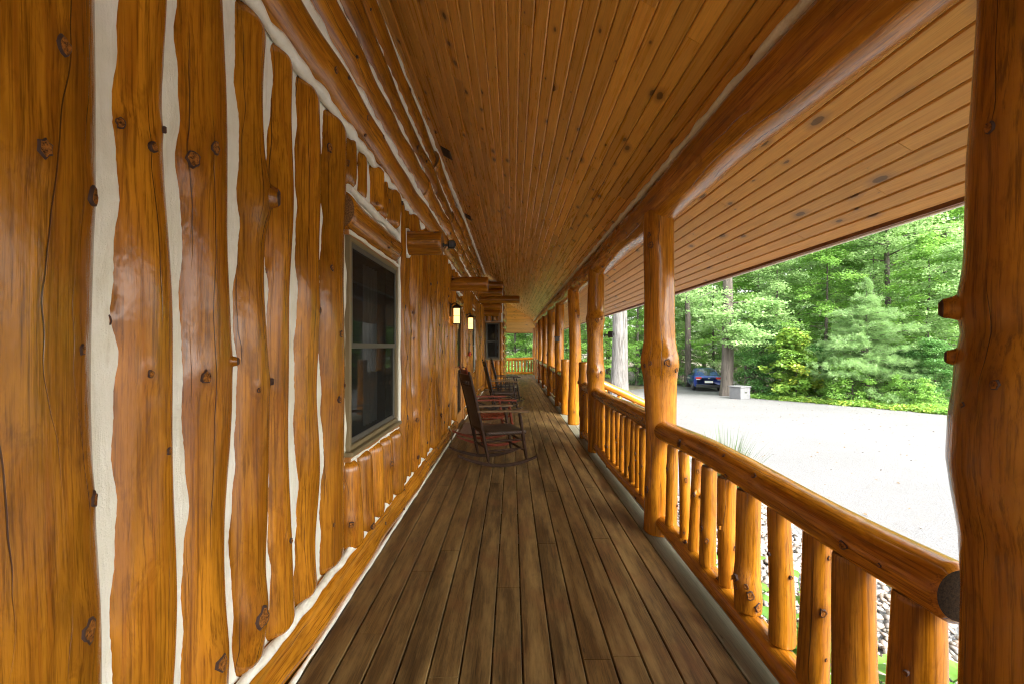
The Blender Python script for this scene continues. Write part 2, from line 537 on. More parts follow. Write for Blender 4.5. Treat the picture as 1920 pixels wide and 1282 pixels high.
M['ffloor'] = floor_mat()
V = []; F = []
for i, y in enumerate(GY):
    for x in (-300, 400):
        V.append((x, y, gz(0, y)))
for i in range(len(GY)-1):
    F.append([2*i, 2*i+1, 2*i+3, 2*i+2])
tag(link('ground', np_mesh('ground', V, F, M['ffloor'])), kind='structure')
# gravel yard: edge polyline against the wood (x at given y), left bound at the house
edge = [(-60, 26), (-20, 24), (0, 22.5), (6, 20.5), (11.7, 19.0), (17.3, 16.5), (20, 15.4), (22.9, 14.0), (25.1, 13.0), (27, 13.2), (30, 14.8), (36, 18.2), (42, 22.0), (50, 27)]
left = [(-60, 0.8), (23.8, 0.8), (27, 1.2), (29, 5.2), (31, 8.0), (36, 12.5), (42, 17.0), (50, 23.0)]
ys = sorted(set([a for a, b in edge] + [a for a, b in left] + [0.0]))
V = []; F = []
rg_ = random.Random(4)
ys2 = []
for a, b in zip(ys[:-1], ys[1:]):
    n = max(1, int((b-a)/0.9)) if a >= 0 else 1
    ys2 += [a + (b-a)*i/n for i in range(n)]
ys2.append(ys[-1])
for y in ys2:
    xl = np.interp(y, [a for a, b in left], [b for a, b in left]); xr = np.interp(y, [a for a, b in edge], [b for a, b in edge])
    j = 0.22 if y > 5 else 0
    V += [(xl + rg_.uniform(-j, j)*(y > 26), y, gz(0, y) + 0.005), (xr + rg_.uniform(-j, j), y, gz(0, y) + 0.005)]
F = [[2*i, 2*i+1, 2*i+3, 2*i+2] for i in range(len(ys2)-1)]
tag(link('gravel_yard', np_mesh('gravel_yard', V, F, M['gravel'])), kind='structure')

# ------------------------------------------------------------------ porch deck
def board_mesh(name, w, t, L, mat, bev=0.004, across=(1, 0, 0), along=(0, 1, 0), up=(0, 0, 1), cut0=0.0, cut1=0.0, rnd=0.0):
    """board, face on +up; chamfered long edges; cutN: skew of each end across the width"""
    A = np.array(across); B = np.array(along); C = np.array(up)
    prof = [(-w/2, -t), (w/2, -t), (w/2, -bev), (w/2-bev, 0), (-w/2+bev, 0), (-w/2, -bev)]
    if rnd:
        prof = [(-w/2, -t), (w/2, -t)] + [(w/2 - rnd + rnd*math.cos(a), -rnd + rnd*math.sin(a)) for a in np.linspace(0, PI/2, 5)] + [(-w/2+bev, 0), (-w/2, -bev)]
    n = len(prof)
    V = []; 
    for e in (0, 1):
        for (a, c) in prof:
            s = (a / w + 0.5)
            y = (cut0*s if e == 0 else L + cut1*s)
            V.append(A*a + B*y + C*c)
    det = np.dot(np.cross(A, B), C)
    F = []; uv = []
    per = [0]
    for k in range(n): per.append(per[-1] + math.dist(prof[k], prof[(k+1) % n]))
    for k in range(n):
        k2 = (k+1) % n
        q = [k, n+k, n+k2, k2]
        us = [(prof[k][0], 0), (prof[k][0], L), (prof[k2][0], L), (prof[k2][0], 0)]
        if det < 0: q = q[::-1]; us = us[::-1]
        F.append(q[::-1]); uv += us[::-1]
    e0 = list(range(n)); e1 = list(range(n, 2*n))
    if det < 0: e0, e1 = e0[::-1], e1[::-1]
    F.append(e0); uv += [(0.0, 0.0)]*n
    F.append(e1[::-1]); uv += [(0.0, 0.0)]*n
    me = np_mesh(name, V, F, mat, False, None, uv)
    import bmesh
    bm = bmesh.new(); bm.from_mesh(me); bmesh.ops.recalc_face_normals(bm, faces=bm.faces); bm.to_mesh(me); bm.free()
    return me

deck = empty('porch_deck', (0.2, 0, 0))
tag(deck, 'long brown stained plank deck running the length of the porch', 'deck')
def child(name, me, parent, loc=(0, 0, 0), rot=(0, 0, 0)):
    o = link(name, me, parent, rot=rot)
    pl = Vector(parent.location) if parent.parent is None else Vector(parent.location) + Vector(parent.parent.location)
    o.location = Vector(loc) - pl
    return o
rng = random.Random(11)
PW = 0.1397
DECK_END = 23.4
cache = {}
for i in range(-1, 16):
    xc = -0.93 + PW*(i + 0.5)
    pale = i >= 14
    y = -3.0 - rng.uniform(0, 2.4)
    while y < DECK_END - 0.01:
        L = rng.choice((2.44, 3.05, 3.66, 3.66, 4.88))
        for ln in (10.7, 13.5):                    # rows butt on a shared joist here
            if y < ln - 0.3 and y + L > ln - 0.9 and y+L < ln + 1.2: L = ln - y
        if y + L > DECK_END - 0.5: L = DECK_END - y
        L = round(L, 3)
        key = (L, i == 15, pale)
        if key not in cache:
            cache[key] = board_mesh('deck_board', PW - 0.007, 0.034, L - 0.003, M['deck_pale' if pale else 'deck'], 0.004, rnd=0.016 if i == 15 else 0.0)
        child('deck_board', cache[key], deck, (xc, y, rng.uniform(-0.0015, 0.0)))
        y += L
# deck of the return at the far end, boards seen past the bay
for i in range(1, 12):
    xc = -0.93 - PW*(i + 0.5)
    me = board_mesh('deck_board', PW - 0.007, 0.034, DECK_END - 19.0, M['deck'], 0.004)
    child('deck_board', me, deck, (xc, 19.0, 0))
mb = MB()
mb.box((1.27, -5, -0.30), (1.30, DECK_END + 0.02, -0.040))
mb.box((-2.6, DECK_END - 0.05, -0.30), (1.26, DECK_END - 0.02, -0.040))
for yy in np.arange(-4.5, DECK_END, 0.61):
    mb.box((-1.0, yy, -0.22), (1.26, yy + 0.04, -0.042))
fr = mb.build('deck_frame', M['deck'], deck); fr.location = -deck.location
mb = MB()
mb.box((1.20, -5, -2.2), (1.24, 7.2, -0.31)); mb.box((1.20, 9.9, -2.2), (1.24, DECK_END, -0.31))
fr = mb.build('skirt_board', M['deck'], deck); fr.location = -deck.location

# ------------------------------------------------------------------ porch ceiling, soffit and roof
SL = 0.585
def ch(x): return CAM_H + 1.894 - SL*x          # ceiling height
EAVE_X = 2.075
XB = 1.05; YB = 22.4                            # hip corner at the beam
ceil = empty('porch_ceiling', (0.05, 6, ch(0.05)))
tag(ceil, 'sloping tongue and groove pine ceiling with soffit above the porch', 'ceiling')
nrm = Vector((SL, 0, 1)).normalized(); dn = -nrm
acr = Vector((1, 0, -SL)).normalized()
BW = 0.087
rng = random.Random(5)
tot = (EAVE_X + 1.12) / acr.x
nb = int(tot / BW)
for i in range(nb + 1):
    s = i*BW + BW/2
    xc = EAVE_X - s*acr.x
    zc = ch(xc)
    yend = YB - (XB - xc)
    y = -3.2 - rng.uniform(0, 3.5)
    while y < yend - 0.05:
        L = rng.choice((2.44, 3.05, 3.66, 3.66, 4.27, 4.88))
        if y + L > yend - 0.6: L = yend - y
        last = abs(y + L - yend) < 1e-6
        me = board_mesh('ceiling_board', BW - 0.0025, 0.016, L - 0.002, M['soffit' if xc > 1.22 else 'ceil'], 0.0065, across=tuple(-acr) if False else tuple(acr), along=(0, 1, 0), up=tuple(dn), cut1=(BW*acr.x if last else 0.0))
        if last:
            me.transform(Matrix.Translation((0, -BW*acr.x/2, 0))) if False else None
        child('ceiling_board', me, ceil, (xc, y, zc + rng.uniform(-0.0008, 0.0008)))
        y += L
# boards of the hip end run crosswise, falling towards the far beam and eave
acr2 = Vector((0, 1, -SL)).normalized(); dn2 = -Vector((0, SL, 1)).normalized()
YE = YB + (EAVE_X - XB)
nb2 = int((YE - (YB - 2.3)) / acr2.y / BW)
for i in range(nb2 + 1):
    s = i*BW + BW/2
    yc = YE - s*acr2.y
    xc = XB + (yc - YB)                         # hip line
    zc = ch(xc)
    x0 = -3.2
    L = xc - x0
    if L < 0.1: continue
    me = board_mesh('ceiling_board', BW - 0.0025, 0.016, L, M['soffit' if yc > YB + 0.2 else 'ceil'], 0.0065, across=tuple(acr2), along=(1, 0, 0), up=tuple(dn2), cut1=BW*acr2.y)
    child('ceiling_board', me, ceil, (x0, yc, zc))
# backing/roof skin just above the boards
M['roof'] = plain('roof_shingle', (0.07, 0.065, 0.06), 0.9, 0, 30, 0.3)
mb = MB()
def cp(x, up): return ch(x) + up
prof = [(EAVE_X + 0.02, 0.026), (EAVE_X + 0.02, 0.16), (-3.3, 0.16), (-3.3, 0.026)]
V = []
for y in (-6.0, None):
    for (x, up) in prof:
        V.append((x, YB - (XB - x) if y is None else y, cp(x, up)))
mb.add(V, [(0, 1, 2, 3), (7, 6, 5, 4), (0, 4, 5, 1), (1, 5, 6, 2), (2, 6, 7, 3), (3, 7, 4, 0)])
x_e = EAVE_X + 0.02; y_e = YB + x_e - XB; yi = YB - (XB + 3.3)
V = [(x_e, y_e, cp(x_e, .026)), (-6, y_e, cp(x_e, .026)), (-6, yi, cp(-3.3, .026)), (-3.3, yi, cp(-3.3, .026)),
     (x_e, y_e, cp(x_e, .16)), (-6, y_e, cp(x_e, .16)), (-6, yi, cp(-3.3, .16)), (-3.3, yi, cp(-3.3, .16))]
mb.add(V, [(0, 1, 2, 3), (7, 6, 5, 4), (0, 4, 5, 1), (1, 5, 6, 2)])
rf = mb.build('roof_deck', M['roof'], ceil); rf.location = -ceil.location
mb = MB()
ez = ch(EAVE_X)
mb.box((EAVE_X + 0.003, -6, ez - 0.016), (EAVE_X + 0.028, y_e - 0.02, ez + 0.15))
mb.box((-3, y_e - 0.02, ez - 0.016), (EAVE_X + 0.03, y_e + 0.005, ez + 0.15))
M['fascia'] = board_wood('fascia_brown', (0.20, 0.085, 0.03), (0.13, 0.05, 0.018), (0.08, 0.03, 0.012), 0.4)
fr = mb.build('fascia_board', M['fascia'], ceil); fr.location = -ceil.location
mb = MB()
mb.box((EAVE_X + 0.029, -6, ez - 0.024), (EAVE_X + 0.05, y_e + 0.03, ez + 0.10), 0, 0.004)
M['white_metal'] = plain('white_drip_edge', (0.78, 0.78, 0.76), 0.4)
fr = mb.build('drip_edge', M['white_metal'], ceil); fr.location = -ceil.location
# small dark vents beside the wall
M['vent'] = plain('bronze_vent', (0.06, 0.042, 0.028), 0.45, 0.3)
for vy, vx in ((5.55, -0.80), (8.3, -0.80)):
    mb = MB()
    mb.box((-0.065, -0.13, -0.008), (0.065, 0.13, 0.012), 0, 0.003)
    for k in range(7): mb.box((-0.05, -0.11 + k*0.033, -0.013), (0.05, -0.095 + k*0.033, -0.0085))
    o = mb.build('ceiling_vent', M['vent'], ceil, rot=(0, math.atan(SL), 0))
    o.location = Vector((vx, vy, ch(vx) - 0.004)) - ceil.location

# ------------------------------------------------------------------ log wall
CHX = -1.03                                    # face of the chinking
LXC = -1.09; LB = 0.11                         # log centre line and depth half-axis
wall = empty('log_wall', (-1.05, 5, 0))
tag(wall, 'amber vertical log wall with white chinking, windows and door along the porch', 'wall')
wl = Vector(wall.location)
def px2z(px): return -CHX*850/(960 - px)
def solve_log(pl, pr):
    """near contact pixel and far silhouette pixel -> centre y and half width"""
    zl = px2z(pl)
    fac = math.sqrt(1 - ((CHX - LXC)/LB)**2)
    lo, hi = 0.03, 0.4
    ph = np.linspace(0, PI/2, 90)
    for _ in range(40):
        a = (lo + hi)/2
        zc = zl + fac*a
        px = 960 + 850*(LXC + LB*np.cos(ph))/(zc + a*np.sin(ph))
        if px.max() > pr: hi = a
        else: lo = a
    return zl + fac*a, a
V_BOT, V_TOP = 0.185, 2.77
spans = []                                     # (centre y, half width, bottom, top, hero knots)
def hk(y_c, lst):
    """hero knots from (pixel x, pixel y, size, stick-out) -> theta, height"""
    out = []
    for (px, py, s, kp) in lst:
        tx = (960 - px)/850.0                  # |X|/Y
        X = -0.99; Y = -X/tx
        hgt = CAM_H + (648 - py)/850.0*Y
        out.append((Y, hgt, s, kp))
    return out
hero = {
 0: (None, 172, [(97, 83, .018, .004), (64, 277, .017, .003), (168, 365, .020, .006), (178, 935, .016, .004), (145, 1185, .024, .001), (158, 655, .010, .004)]),
 1: (215, 322, [(250, 232, .012, .003), (237, 602, .016, .003), (278, 700, .010, .004), (310, 845, .010, .003), (225, 1195, .011, .004), (326, 245, .009, .008)]),
 2: (340, 422, [(392, 277, .018, .004), (378, 705, .018, .007), (420, 677, .012, .022), (346, 735, .014, .004), (400, 1245, .026, .003)]),
 3: (443, 498, [(497, 370, .030, .03), (446, 432, .010, .004), (500, 715, .012, .01), (481, 1153, .034, .004), (478, 730, .009, .003), (487, 20, .018, .008)]),
 4: (505, 546, [(520, 725, .011, .003), (536, 1015, .010, .008), (512, 1040, .014, .004)]),
 5: (556, 597, [(553, 752, .010, .004), (595, 1108, .009, .01)]),
 6: (606, 645, [(620, 275, .020, .006), (623, 503, .014, .006), (632, 625, .016, .006), (628, 980, .009, .003), (640, 720, .010, .006)]),
}
for k, (pl, pr, ks) in hero.items():
    if pl is None:
        yc, a = 0.92, 0.205
        # fit the far silhouette
        ph = np.linspace(0, PI/2, 90)
        for _ in range(60):
            px = (960 + 850*(LXC + LB*np.cos(ph))/(yc + a*np.sin(ph))).max()
            yc -= (px - pr)*0.0008
    else:
        yc, a = solve_log(pl - 4, pr + 2)
    spans.append((yc, a, V_BOT, V_TOP, ks, 'hero'))
rng = random.Random(21)
def fill(y0, y1, b, t, wmin=0.085, wmax=0.112, gap=(0.01, 0.06)):
    y = y0
    while True:
        a = rng.uniform(wmin, wmax)
        fac = 0.838
        if y + 2*fac*a > y1 + 0.03:
            rem = y1 - y
            if rem > 0.10: spans.append((y + rem/2, rem/2/fac, b, t, [], 'far'))
            return
        spans.append((y + fac*a, a, b, t, [], 'far' if y > 3 else 'near'))
        y += 2*fac*a + rng.uniform(*gap)
W1 = (2.80, 3.97, 0.80, 2.135)                 # window 1: y0, y1, z0, z1
DR = (7.95, 8.95, 0.0, 2.12)
W2 = (11.0, 12.1, 0.85, 2.10)
HDR = 0.27
fill(W1[0] - 0.02, W1[1] + 0.05, V_BOT, W1[2] - 0.055, 0.072, 0.09, (0.10, 0.135))
fill(W1[0] - 0.02, W1[1] + 0.05, W1[3] + 0.03 + HDR, V_TOP, 0.068, 0.088, (0.10, 0.135))
fill(W1[1] + 0.07, DR[0] - 0.06, V_BOT, V_TOP, gap=(0.04, 0.135))
fill(DR[0] - 0.02, DR[1] + 0.02, DR[3] + HDR + 0.06, V_TOP)
fill(DR[1] + 0.07, W2[0] - 0.06, V_BOT, V_TOP)
fill(W2[0], W2[1], V_BOT, W2[2] - 0.05)
fill(W2[0], W2[1], W2[3] + HDR + 0.04, V_TOP)
fill(W2[1] + 0.06, 15.1, V_BOT, V_TOP)
yy = 0.70
while yy > -3.5:
    a = rng.uniform(0.09, 0.13)
    spans.append((yy - a*0.84, a, V_BOT, V_TOP, [], 'back'))
    yy -= 2*0.84*a + rng.uniform(0.03, 0.06)
def knot_theta(yc, a, Y):
    s = max(-0.95, min(0.8, (Y - yc)/a))
    return math.asin(s)
for i, (yc, a, b, t, ks, kind) in enumerate(spans):
    L = t - b
    kn = []
    for (Y, hgt, s, kp) in hk(yc, ks):
        if b + 0.02 < hgt < t - 0.02:
            kn.append((knot_theta(yc, a, Y), hgt - b, s, kp))
    if kind == 'hero':
        me = log_mesh('log', L, a, a*rng.uniform(0.94, 1.0), sx=LB/a, seg=72, step=0.02, knots=kn, nk=1, seed=100+i, lump=0.065, wob=0.013, kth=(-1.3, 0.4), rnd_end=0.07)
    elif kind == 'back':
        me = log_mesh('log', L, a, a, sx=LB/a, seg=14, step=0.2, nk=0, seed=100+i, lump=0.04)
    else:
        ln = L > 1.2
        me = log_mesh('log', L, a, a*rng.uniform(0.9, 1.0), sx=LB/a*rng.uniform(0.95, 1.3), seg=32, step=0.035, nk=5 if ln else 1, seed=100+i, lump=0.06, wob=0.014 if ln else 0.004, kth=(-1.3, 0.6), rnd_end=0.06)
    flip = kind == 'far' and i % 2
    child('log', me, wall, (LXC + (rng.uniform(0.0, 0.035) if kind == 'far' else 0.0), yc, b))
# chinking sheet behind the logs, with holes for window and door openings
def chink_sheet(mb, y0, y1, z0, z1, X=CHX, st=0.035):
    ny = max(1, int((y1-y0)/st)); nz = max(1, int((z1-z0)/st))
    V = []
    for j in range(nz+1):
        for i in range(ny+1):
            y = y0 + (y1-y0)*i/ny; z = z0 + (z1-z0)*j/nz
            V.append((X + 0.005*math.sin(z*6.1 + y*19) + 0.004*math.sin(z*14.7 - y*23 + 1.3) + 0.0025*math.sin(z*33 + y*41), y, z))
    F = [(j*(ny+1)+i, j*(ny+1)+i+1, (j+1)*(ny+1)+i+1, (j+1)*(ny+1)+i) for j in range(nz) for i in range(ny)]
    mb.add(V, F, 0, True)
mb = MB()
for (a0, a1, segs) in ((-3.6, W1[0], ((0.1, 2.85),)), (W1[0], W1[1], ((0.1, W1[2]), (W1[3], 2.85))), (W1[1], DR[0], ((0.1, 2.85),)), (DR[0], DR[1], ((DR[3], 2.85),)),
                       (DR[1], W2[0], ((0.1, 2.85),)), (W2[0], W2[1], ((0.1, W2[2]), (W2[3], 2.85))), (W2[1], 15.3, ((0.1, 2.85),))):
    for (z0, z1) in segs: chink_sheet(mb, a0, a1, z0, z1)
# beads: above the sill log, under the plate log, between plate logs, along the floor, along the ceiling
HC = [2.915, 3.205, 3.485, 3.755]; HR = 0.152; HX = -1.075
def line(y0, y1, x, z, st=0.045): return [(x, y, z) for y in np.arange(y0, y1, st)]
for (y0, y1) in ((-3, DR[0] - 0.05), (DR[1] + 0.05, 15.2)):
    bead(mb, line(y0, y1, -1.000, 0.196), 0.024, rng, 0.012)
    bead(mb, line(y0, y1, -0.941, 0.007), 0.013, rng, 0.005, 0.9)
bead(mb, line(-3, 15.2, -1.000, 2.768), 0.030, rng, 0.012)
for z, r in ((3.06, 0.036), (3.345, 0.034), (3.62, 0.032)):
    bead(mb, line(-3, 15.2, -0.988, z), r, rng, 0.014)
pts = [(-0.985 + 0.085*min(1, max(0, (y - 3)/5)), y, 0) for y in np.arange(-3, 15.2, 0.045)]
pts = [(x - 0.012, y, ch(x) - 0.010) for x, y, _ in pts]
bead(mb, pts, 0.030, rng, 0.010)
ck = mb.build('chinking', M['chink'], wall); ck.location = -wl
# sill log, plate logs
def hlog(name, parent, y0, y1, x, z, r0, r1, seed, nk=8, seg=36, step=0.05, lump=0.035, kth=(-1.4, 1.4)):
    me = log_mesh(name, y1 - y0, r0, r1, seg=seg, step=step, nk=nk, seed=seed, lump=lump, wob=0.012, kth=kth)
    o = link(name, me, parent, rot=(R(-90), 0, 0))
    o.location = Vector((x, y0, z)) - Vector(parent.location)
    return o
hlog('sill_log', wall, -3, 5.1, -1.045, 0.085, 0.112, 0.118, 301, 12, kth=(-1.2, 0.8))
hlog('sill_log', wall, 5.12, DR[0] - 0.03, -1.045, 0.085, 0.118, 0.112, 302, 5)
hlog('sill_log', wall, DR[1] + 0.03, 15.2, -1.045, 0.085, 0.112, 0.118, 303, 8)
for j, (z, s) in enumerate(zip(HC, (0, 1, 2, 3))):
    br = (6.4, 4.9, 7.2, 5.6)[j]
    hlog('plate_log', wall, -3.2, br, HX + (0, 0.005, 0.0, -0.01)[j], z, HR*(0.97 + 0.03*j % 2), HR*1.03, 310+j, 16, kth=(-0.4, 1.4))
    hlog('plate_log', wall, br + 0.012, 15.3, HX + 0.015, z, HR*1.03, HR*0.98, 320+j, 14, kth=(-0.4, 1.4))
# headers over openings
hlog('header_log', wall, W1[0] - 0.01, W1[1] + 0.04, -1.075, W1[3] + 0.025 + HDR/2, 0.128, 0.118, 330, 4)
hlog('header_log', wall, DR[0] - 0.04, DR[1] + 0.04, -1.075, DR[3] + 0.05 + HDR/2, 0.125, 0.125, 331, 3)
hlog('header_log', wall, W2[0] - 0.02, W2[1] + 0.02, -1.075, W2[3] + 0.03 + HDR/2, 0.125, 0.125, 332, 3)
mb = MB()
for w_, hz in ((W1, W1[3] + 0.022), (W2, W2[3] + 0.022)):
    bead(mb, line(w_[0], w_[1] + 0.05, -1.005, hz, 0.07), 0.013, rng, 0.005)
    bead(mb, line(w_[0], w_[1] + 0.05, -1.012, hz + HDR + 0.000, 0.05), 0.026, rng, 0.01)
    bead(mb, line(w_[0], w_[1] + 0.05, -1.0, w_[2] - 0.055, 0.07), 0.010, rng, 0.008)
bead(mb, line(DR[0]-0.04, DR[1] + 0.05, -0.99, DR[3] + HDR + 0.055, 0.07), 0.022, rng, 0.01)
for w_ in (W1, DR, W2):
    bead(mb, [(-1.0, w_[1] + 0.045, z) for z in np.arange(max(0.2, w_[2] - 0.02), V_TOP if w_ is W1 else w_[3] + 0.3, 0.08)], 0.015, rng, 0.005)
ck = mb.build('chinking', M['chink'], wall); ck.location = -wl

# projecting log ends
def stub(y, z, x1, r, seed, x0=-1.1, parent=wall, knots=None):
    me = log_mesh('log_stub', x1 - x0, r, r*0.97, seg=30, step=0.03, knots=knots, nk=3, seed=seed, lump=0.03, wob=0.004, kth=(2.2, 5.2))
    o = link('log_stub', me, parent, rot=(0, R(90), 0))
    o.location = Vector((x0, y, z)) - Vector(parent.location)
    return o
stub(4.28, 2.42, -0.655, 0.112, 401)
stub(7.35, 2.45, -0.385, 0.118, 402)
stub(12.3, 3.10, -0.24, 0.10, 403); stub(12.3, 2.90, -0.26, 0.10, 404)
stub(13.2, 2.80, 0.22, 0.115, 405)
stub(14.9, 2.75, -0.36, 0.10, 406); stub(14.9, 2.52, -0.40, 0.10, 407)
mb = MB()
for k in range(13):
    pass
ring = [(-0.985, 4.28 + 0.125*math.cos(a), 2.42 + 0.125*math.sin(a)) for a in np.linspace(0, 2*PI, 20)]
bead(mb, ring, 0.016, rng, 0.004)
ck = mb.build('chinking', M['chink'], wall); ck.location = -wl

# windows
M['wframe'] = plain('window_frame_taupe', (0.19, 0.145, 0.070), 0.45, 0, 40, 0.05)
M['wframe_dark'] = plain('window_sash', (0.085, 0.08, 0.062), 0.5, 0, 40, 0.05)
def glass_mat():
    t = NT('window_glass_screen')
    fr_ = t.n('ShaderNodeFresnel', None, IOR=1.5).outputs[0]
    gl = t.n('ShaderNodeBsdfGlossy', None, Color=(0.75, 0.78, 0.78, 1), Roughness=0.03).outputs[0]
    tr = t.n('ShaderNodeBsdfTransparent', None, Color=(0.30, 0.31, 0.30, 1)).outputs[0]
    df = t.n('ShaderNodeBsdfDiffuse', None, Color=(0.035, 0.037, 0.034, 1)).outputs[0]
    a = t.n('ShaderNodeMixShader', None, _0=0.45, _1=tr, _2=df).outputs[0]
    b = t.n('ShaderNodeMixShader', None, _0=t.math('MULTIPLY', fr_, 0.28), _1=a, _2=gl).outputs[0]
    return t.out(b)
M['glass'] = glass_mat()
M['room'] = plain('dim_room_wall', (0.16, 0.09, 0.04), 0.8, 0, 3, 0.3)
M['curtain'] = plain('pale_curtain', (0.55, 0.55, 0.52), 0.9, 0, 12, 0.1)
M['trim'] = board_wood('trim_pine', (0.55, 0.25, 0.055), (0.42, 0.17, 0.032), (0.2, 0.08, 0.02), 0.35)
def window(parent, name, w, xf, facing='x', room=0.8, label=None):
    """double-hung window; w=(a0,a1,z0,z1); facing +X at x=xf, or facing -Y at y=xf (a along X)"""
    a0, a1, z0, z1 = w
    root = empty(name, parent=parent)
    root.location = (0, 0, 0)
    def place(mb, nm, mat):
        if facing == 'y':
            mb.v = [(p[1], -p[0], p[2]) for p in mb.v]      # local: depth axis -> -Y
        o = mb.build(nm, mat, root)
        o.location = -Vector(parent.location)
        return o
    X = xf if facing == 'x' else -xf
    ft = 0.030
    mb = MB()
    mb.box((X-0.09, a0, z0), (X+0.012, a0+ft, z1), 0, 0.004); mb.box((X-0.09, a1-ft, z0), (X+0.012, a1, z1), 0, 0.004)
    mb.box((X-0.088, a0+ft-.002, z1-ft), (X+0.010, a1-ft+.002, z1), 0, 0.004); mb.box((X-0.088, a0+ft-.002, z0), (X+0.010, a1-ft+.002, z0+ft), 0, 0.004)
    place(mb, 'window_frame', M['wframe'])
    zm = z0 + (z1-z0)*0.49
    for (p, q, xo) in ((z0+ft, zm+0.018, -0.008), (zm-0.018, z1-ft, 0.006)):
        mb = MB(); st = 0.035
        b0, b1 = a0+ft, a1-ft
        mb.box((X+xo-0.016, b0, p), (X+xo, b0+st, q), 0, 0.003); mb.box((X+xo-0.016, b1-st, p), (X+xo, b1, q), 0, 0.003)
        mb.box((X+xo-0.015, b0+st, q-st), (X+xo-0.001, b1-st, q), 0, 0.003); mb.box((X+xo-0.015, b0+st, p), (X+xo-0.001, b1-st, p+st), 0, 0.003)
        place(mb, 'sash', M['wframe_dark'])
        mb = MB()
        mb.add([(X+xo-0.008, b0+st, p+st), (X+xo-0.008, b1-st, p+st), (X+xo-0.008, b1-st, q-st), (X+xo-0.008, b0+st, q-st)], [(0, 1, 2, 3)])
        place(mb, 'pane', M['glass'])
    mb = MB()
    mb.box((X-0.06, a0-0.03, z0-0.028), (X+0.04, a1+0.03, z0-0.001), 0, 0.005)
    place(mb, 'window_sill', M['wframe'])
    mb = MB()
    mb.box((X-0.05, a0-0.02, z0-0.062), (X+0.018, a1+0.02, z0-0.029), 0, 0.004); mb.box((X-0.05, a0-0.02, z1+0.001), (X+0.006, a1+0.02, z1+0.03), 0, 0.004)
    place(mb, 'window_trim', M['trim'])
    mb = MB()   # the dim room behind
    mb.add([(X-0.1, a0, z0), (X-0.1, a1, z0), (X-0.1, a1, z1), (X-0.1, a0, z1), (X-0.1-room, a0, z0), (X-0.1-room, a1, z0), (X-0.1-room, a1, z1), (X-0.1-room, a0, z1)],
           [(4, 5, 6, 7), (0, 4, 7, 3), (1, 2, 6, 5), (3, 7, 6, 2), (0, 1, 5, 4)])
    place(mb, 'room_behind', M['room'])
    mb = MB(); n = 22
    V = []
    cw = (a1-a0)*0.30
    for i in range(n+1):
        for zz in (z0+0.02, z1-0.04):
            V.append((X-0.17 + 0.018*math.sin(i*1.3), a1-ft-cw + cw*i/n, zz))
    mb.add(V, [(2*i, 2*i+2, 2*i+3, 2*i+1) for i in range(n)], 0, True)
    place(mb, 'curtain', M['curtain'])
    return root
window(wall, 'window', W1, -1.012)
window(wall, 'window', W2, -1.012)
# screen door
dr = empty('screen_door', parent=wall)
def dpart(nm, boxes, mat, bev=0.004):
    mb = MB()
    for a, b in boxes: mb.box(a, b, 0, bev)
    o = mb.build(nm, mat, dr); o.location = -wl
    return o
y0, y1, z0, z1 = DR
X = -0.985
dpart('door_jamb', [((-1.12, y0-0.06, 0.002), (X+0.03, y0, z1+0.04)), ((-1.12, y1, 0.002), (X+0.03, y1+0.06, z1+0.04)), ((-1.12, y0, z1), (X+0.027, y1, z1+0.038))], M['trim'])
s = 0.11
dpart('door_frame', [((X-0.04, y0+.004, 0.02), (X, y0+s, z1-.004)), ((X-0.04, y1-s, 0.02), (X, y1-.004, z1-.004)), ((X-0.038, y0+s, z1-s), (X-.002, y1-s, z1-.004)), ((X-0.038, y0+s, 0.02), (X-.002, y1-s, 0.22)), ((X-0.038, y0+s, 0.98), (X-.002, y1-s, 1.08))], M['trim'])
for (p, q) in ((0.22, 0.98), (1.08, z1-s)):
    mb = MB(); mb.add([(X-0.02, y0+s, p), (X-0.02, y1-s, p), (X-0.02, y1-s, q), (X-0.02, y0+s, q)], [(0, 1, 2, 3)])
    o = mb.build('pane', M['glass'], dr); o.location = -wl
M['bronze'] = plain('dark_bronze', (0.045, 0.035, 0.026), 0.38, 0.7, 60, 0.2)
mb = MB(); mb.box((X, y1-0.08, 0.98), (X+0.012, y1-0.035, 1.12), 0, 0.003); mb.tube([(X+0.012, y1-0.058, 1.05), (X+0.05, y1-0.058, 1.05), (X+0.055, y1-0.14, 1.05)], 0.009, 8)
o = mb.build('door_handle', M['bronze'], dr); o.location = -wl
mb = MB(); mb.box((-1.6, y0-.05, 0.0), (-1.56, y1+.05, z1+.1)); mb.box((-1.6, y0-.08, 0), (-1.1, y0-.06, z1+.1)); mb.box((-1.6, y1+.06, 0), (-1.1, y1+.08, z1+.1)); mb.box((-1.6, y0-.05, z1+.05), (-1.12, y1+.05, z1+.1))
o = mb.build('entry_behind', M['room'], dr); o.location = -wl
dpart('threshold', [((-1.1, y0, 0.003), (-0.95, y1, 0.019))], M['bronze'])
# closing wall behind everything, so no daylight leaks from the house
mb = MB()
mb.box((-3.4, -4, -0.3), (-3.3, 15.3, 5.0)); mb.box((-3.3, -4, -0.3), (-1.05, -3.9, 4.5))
o = mb.build('inner_wall', M['room'], wall); o.location = -wl

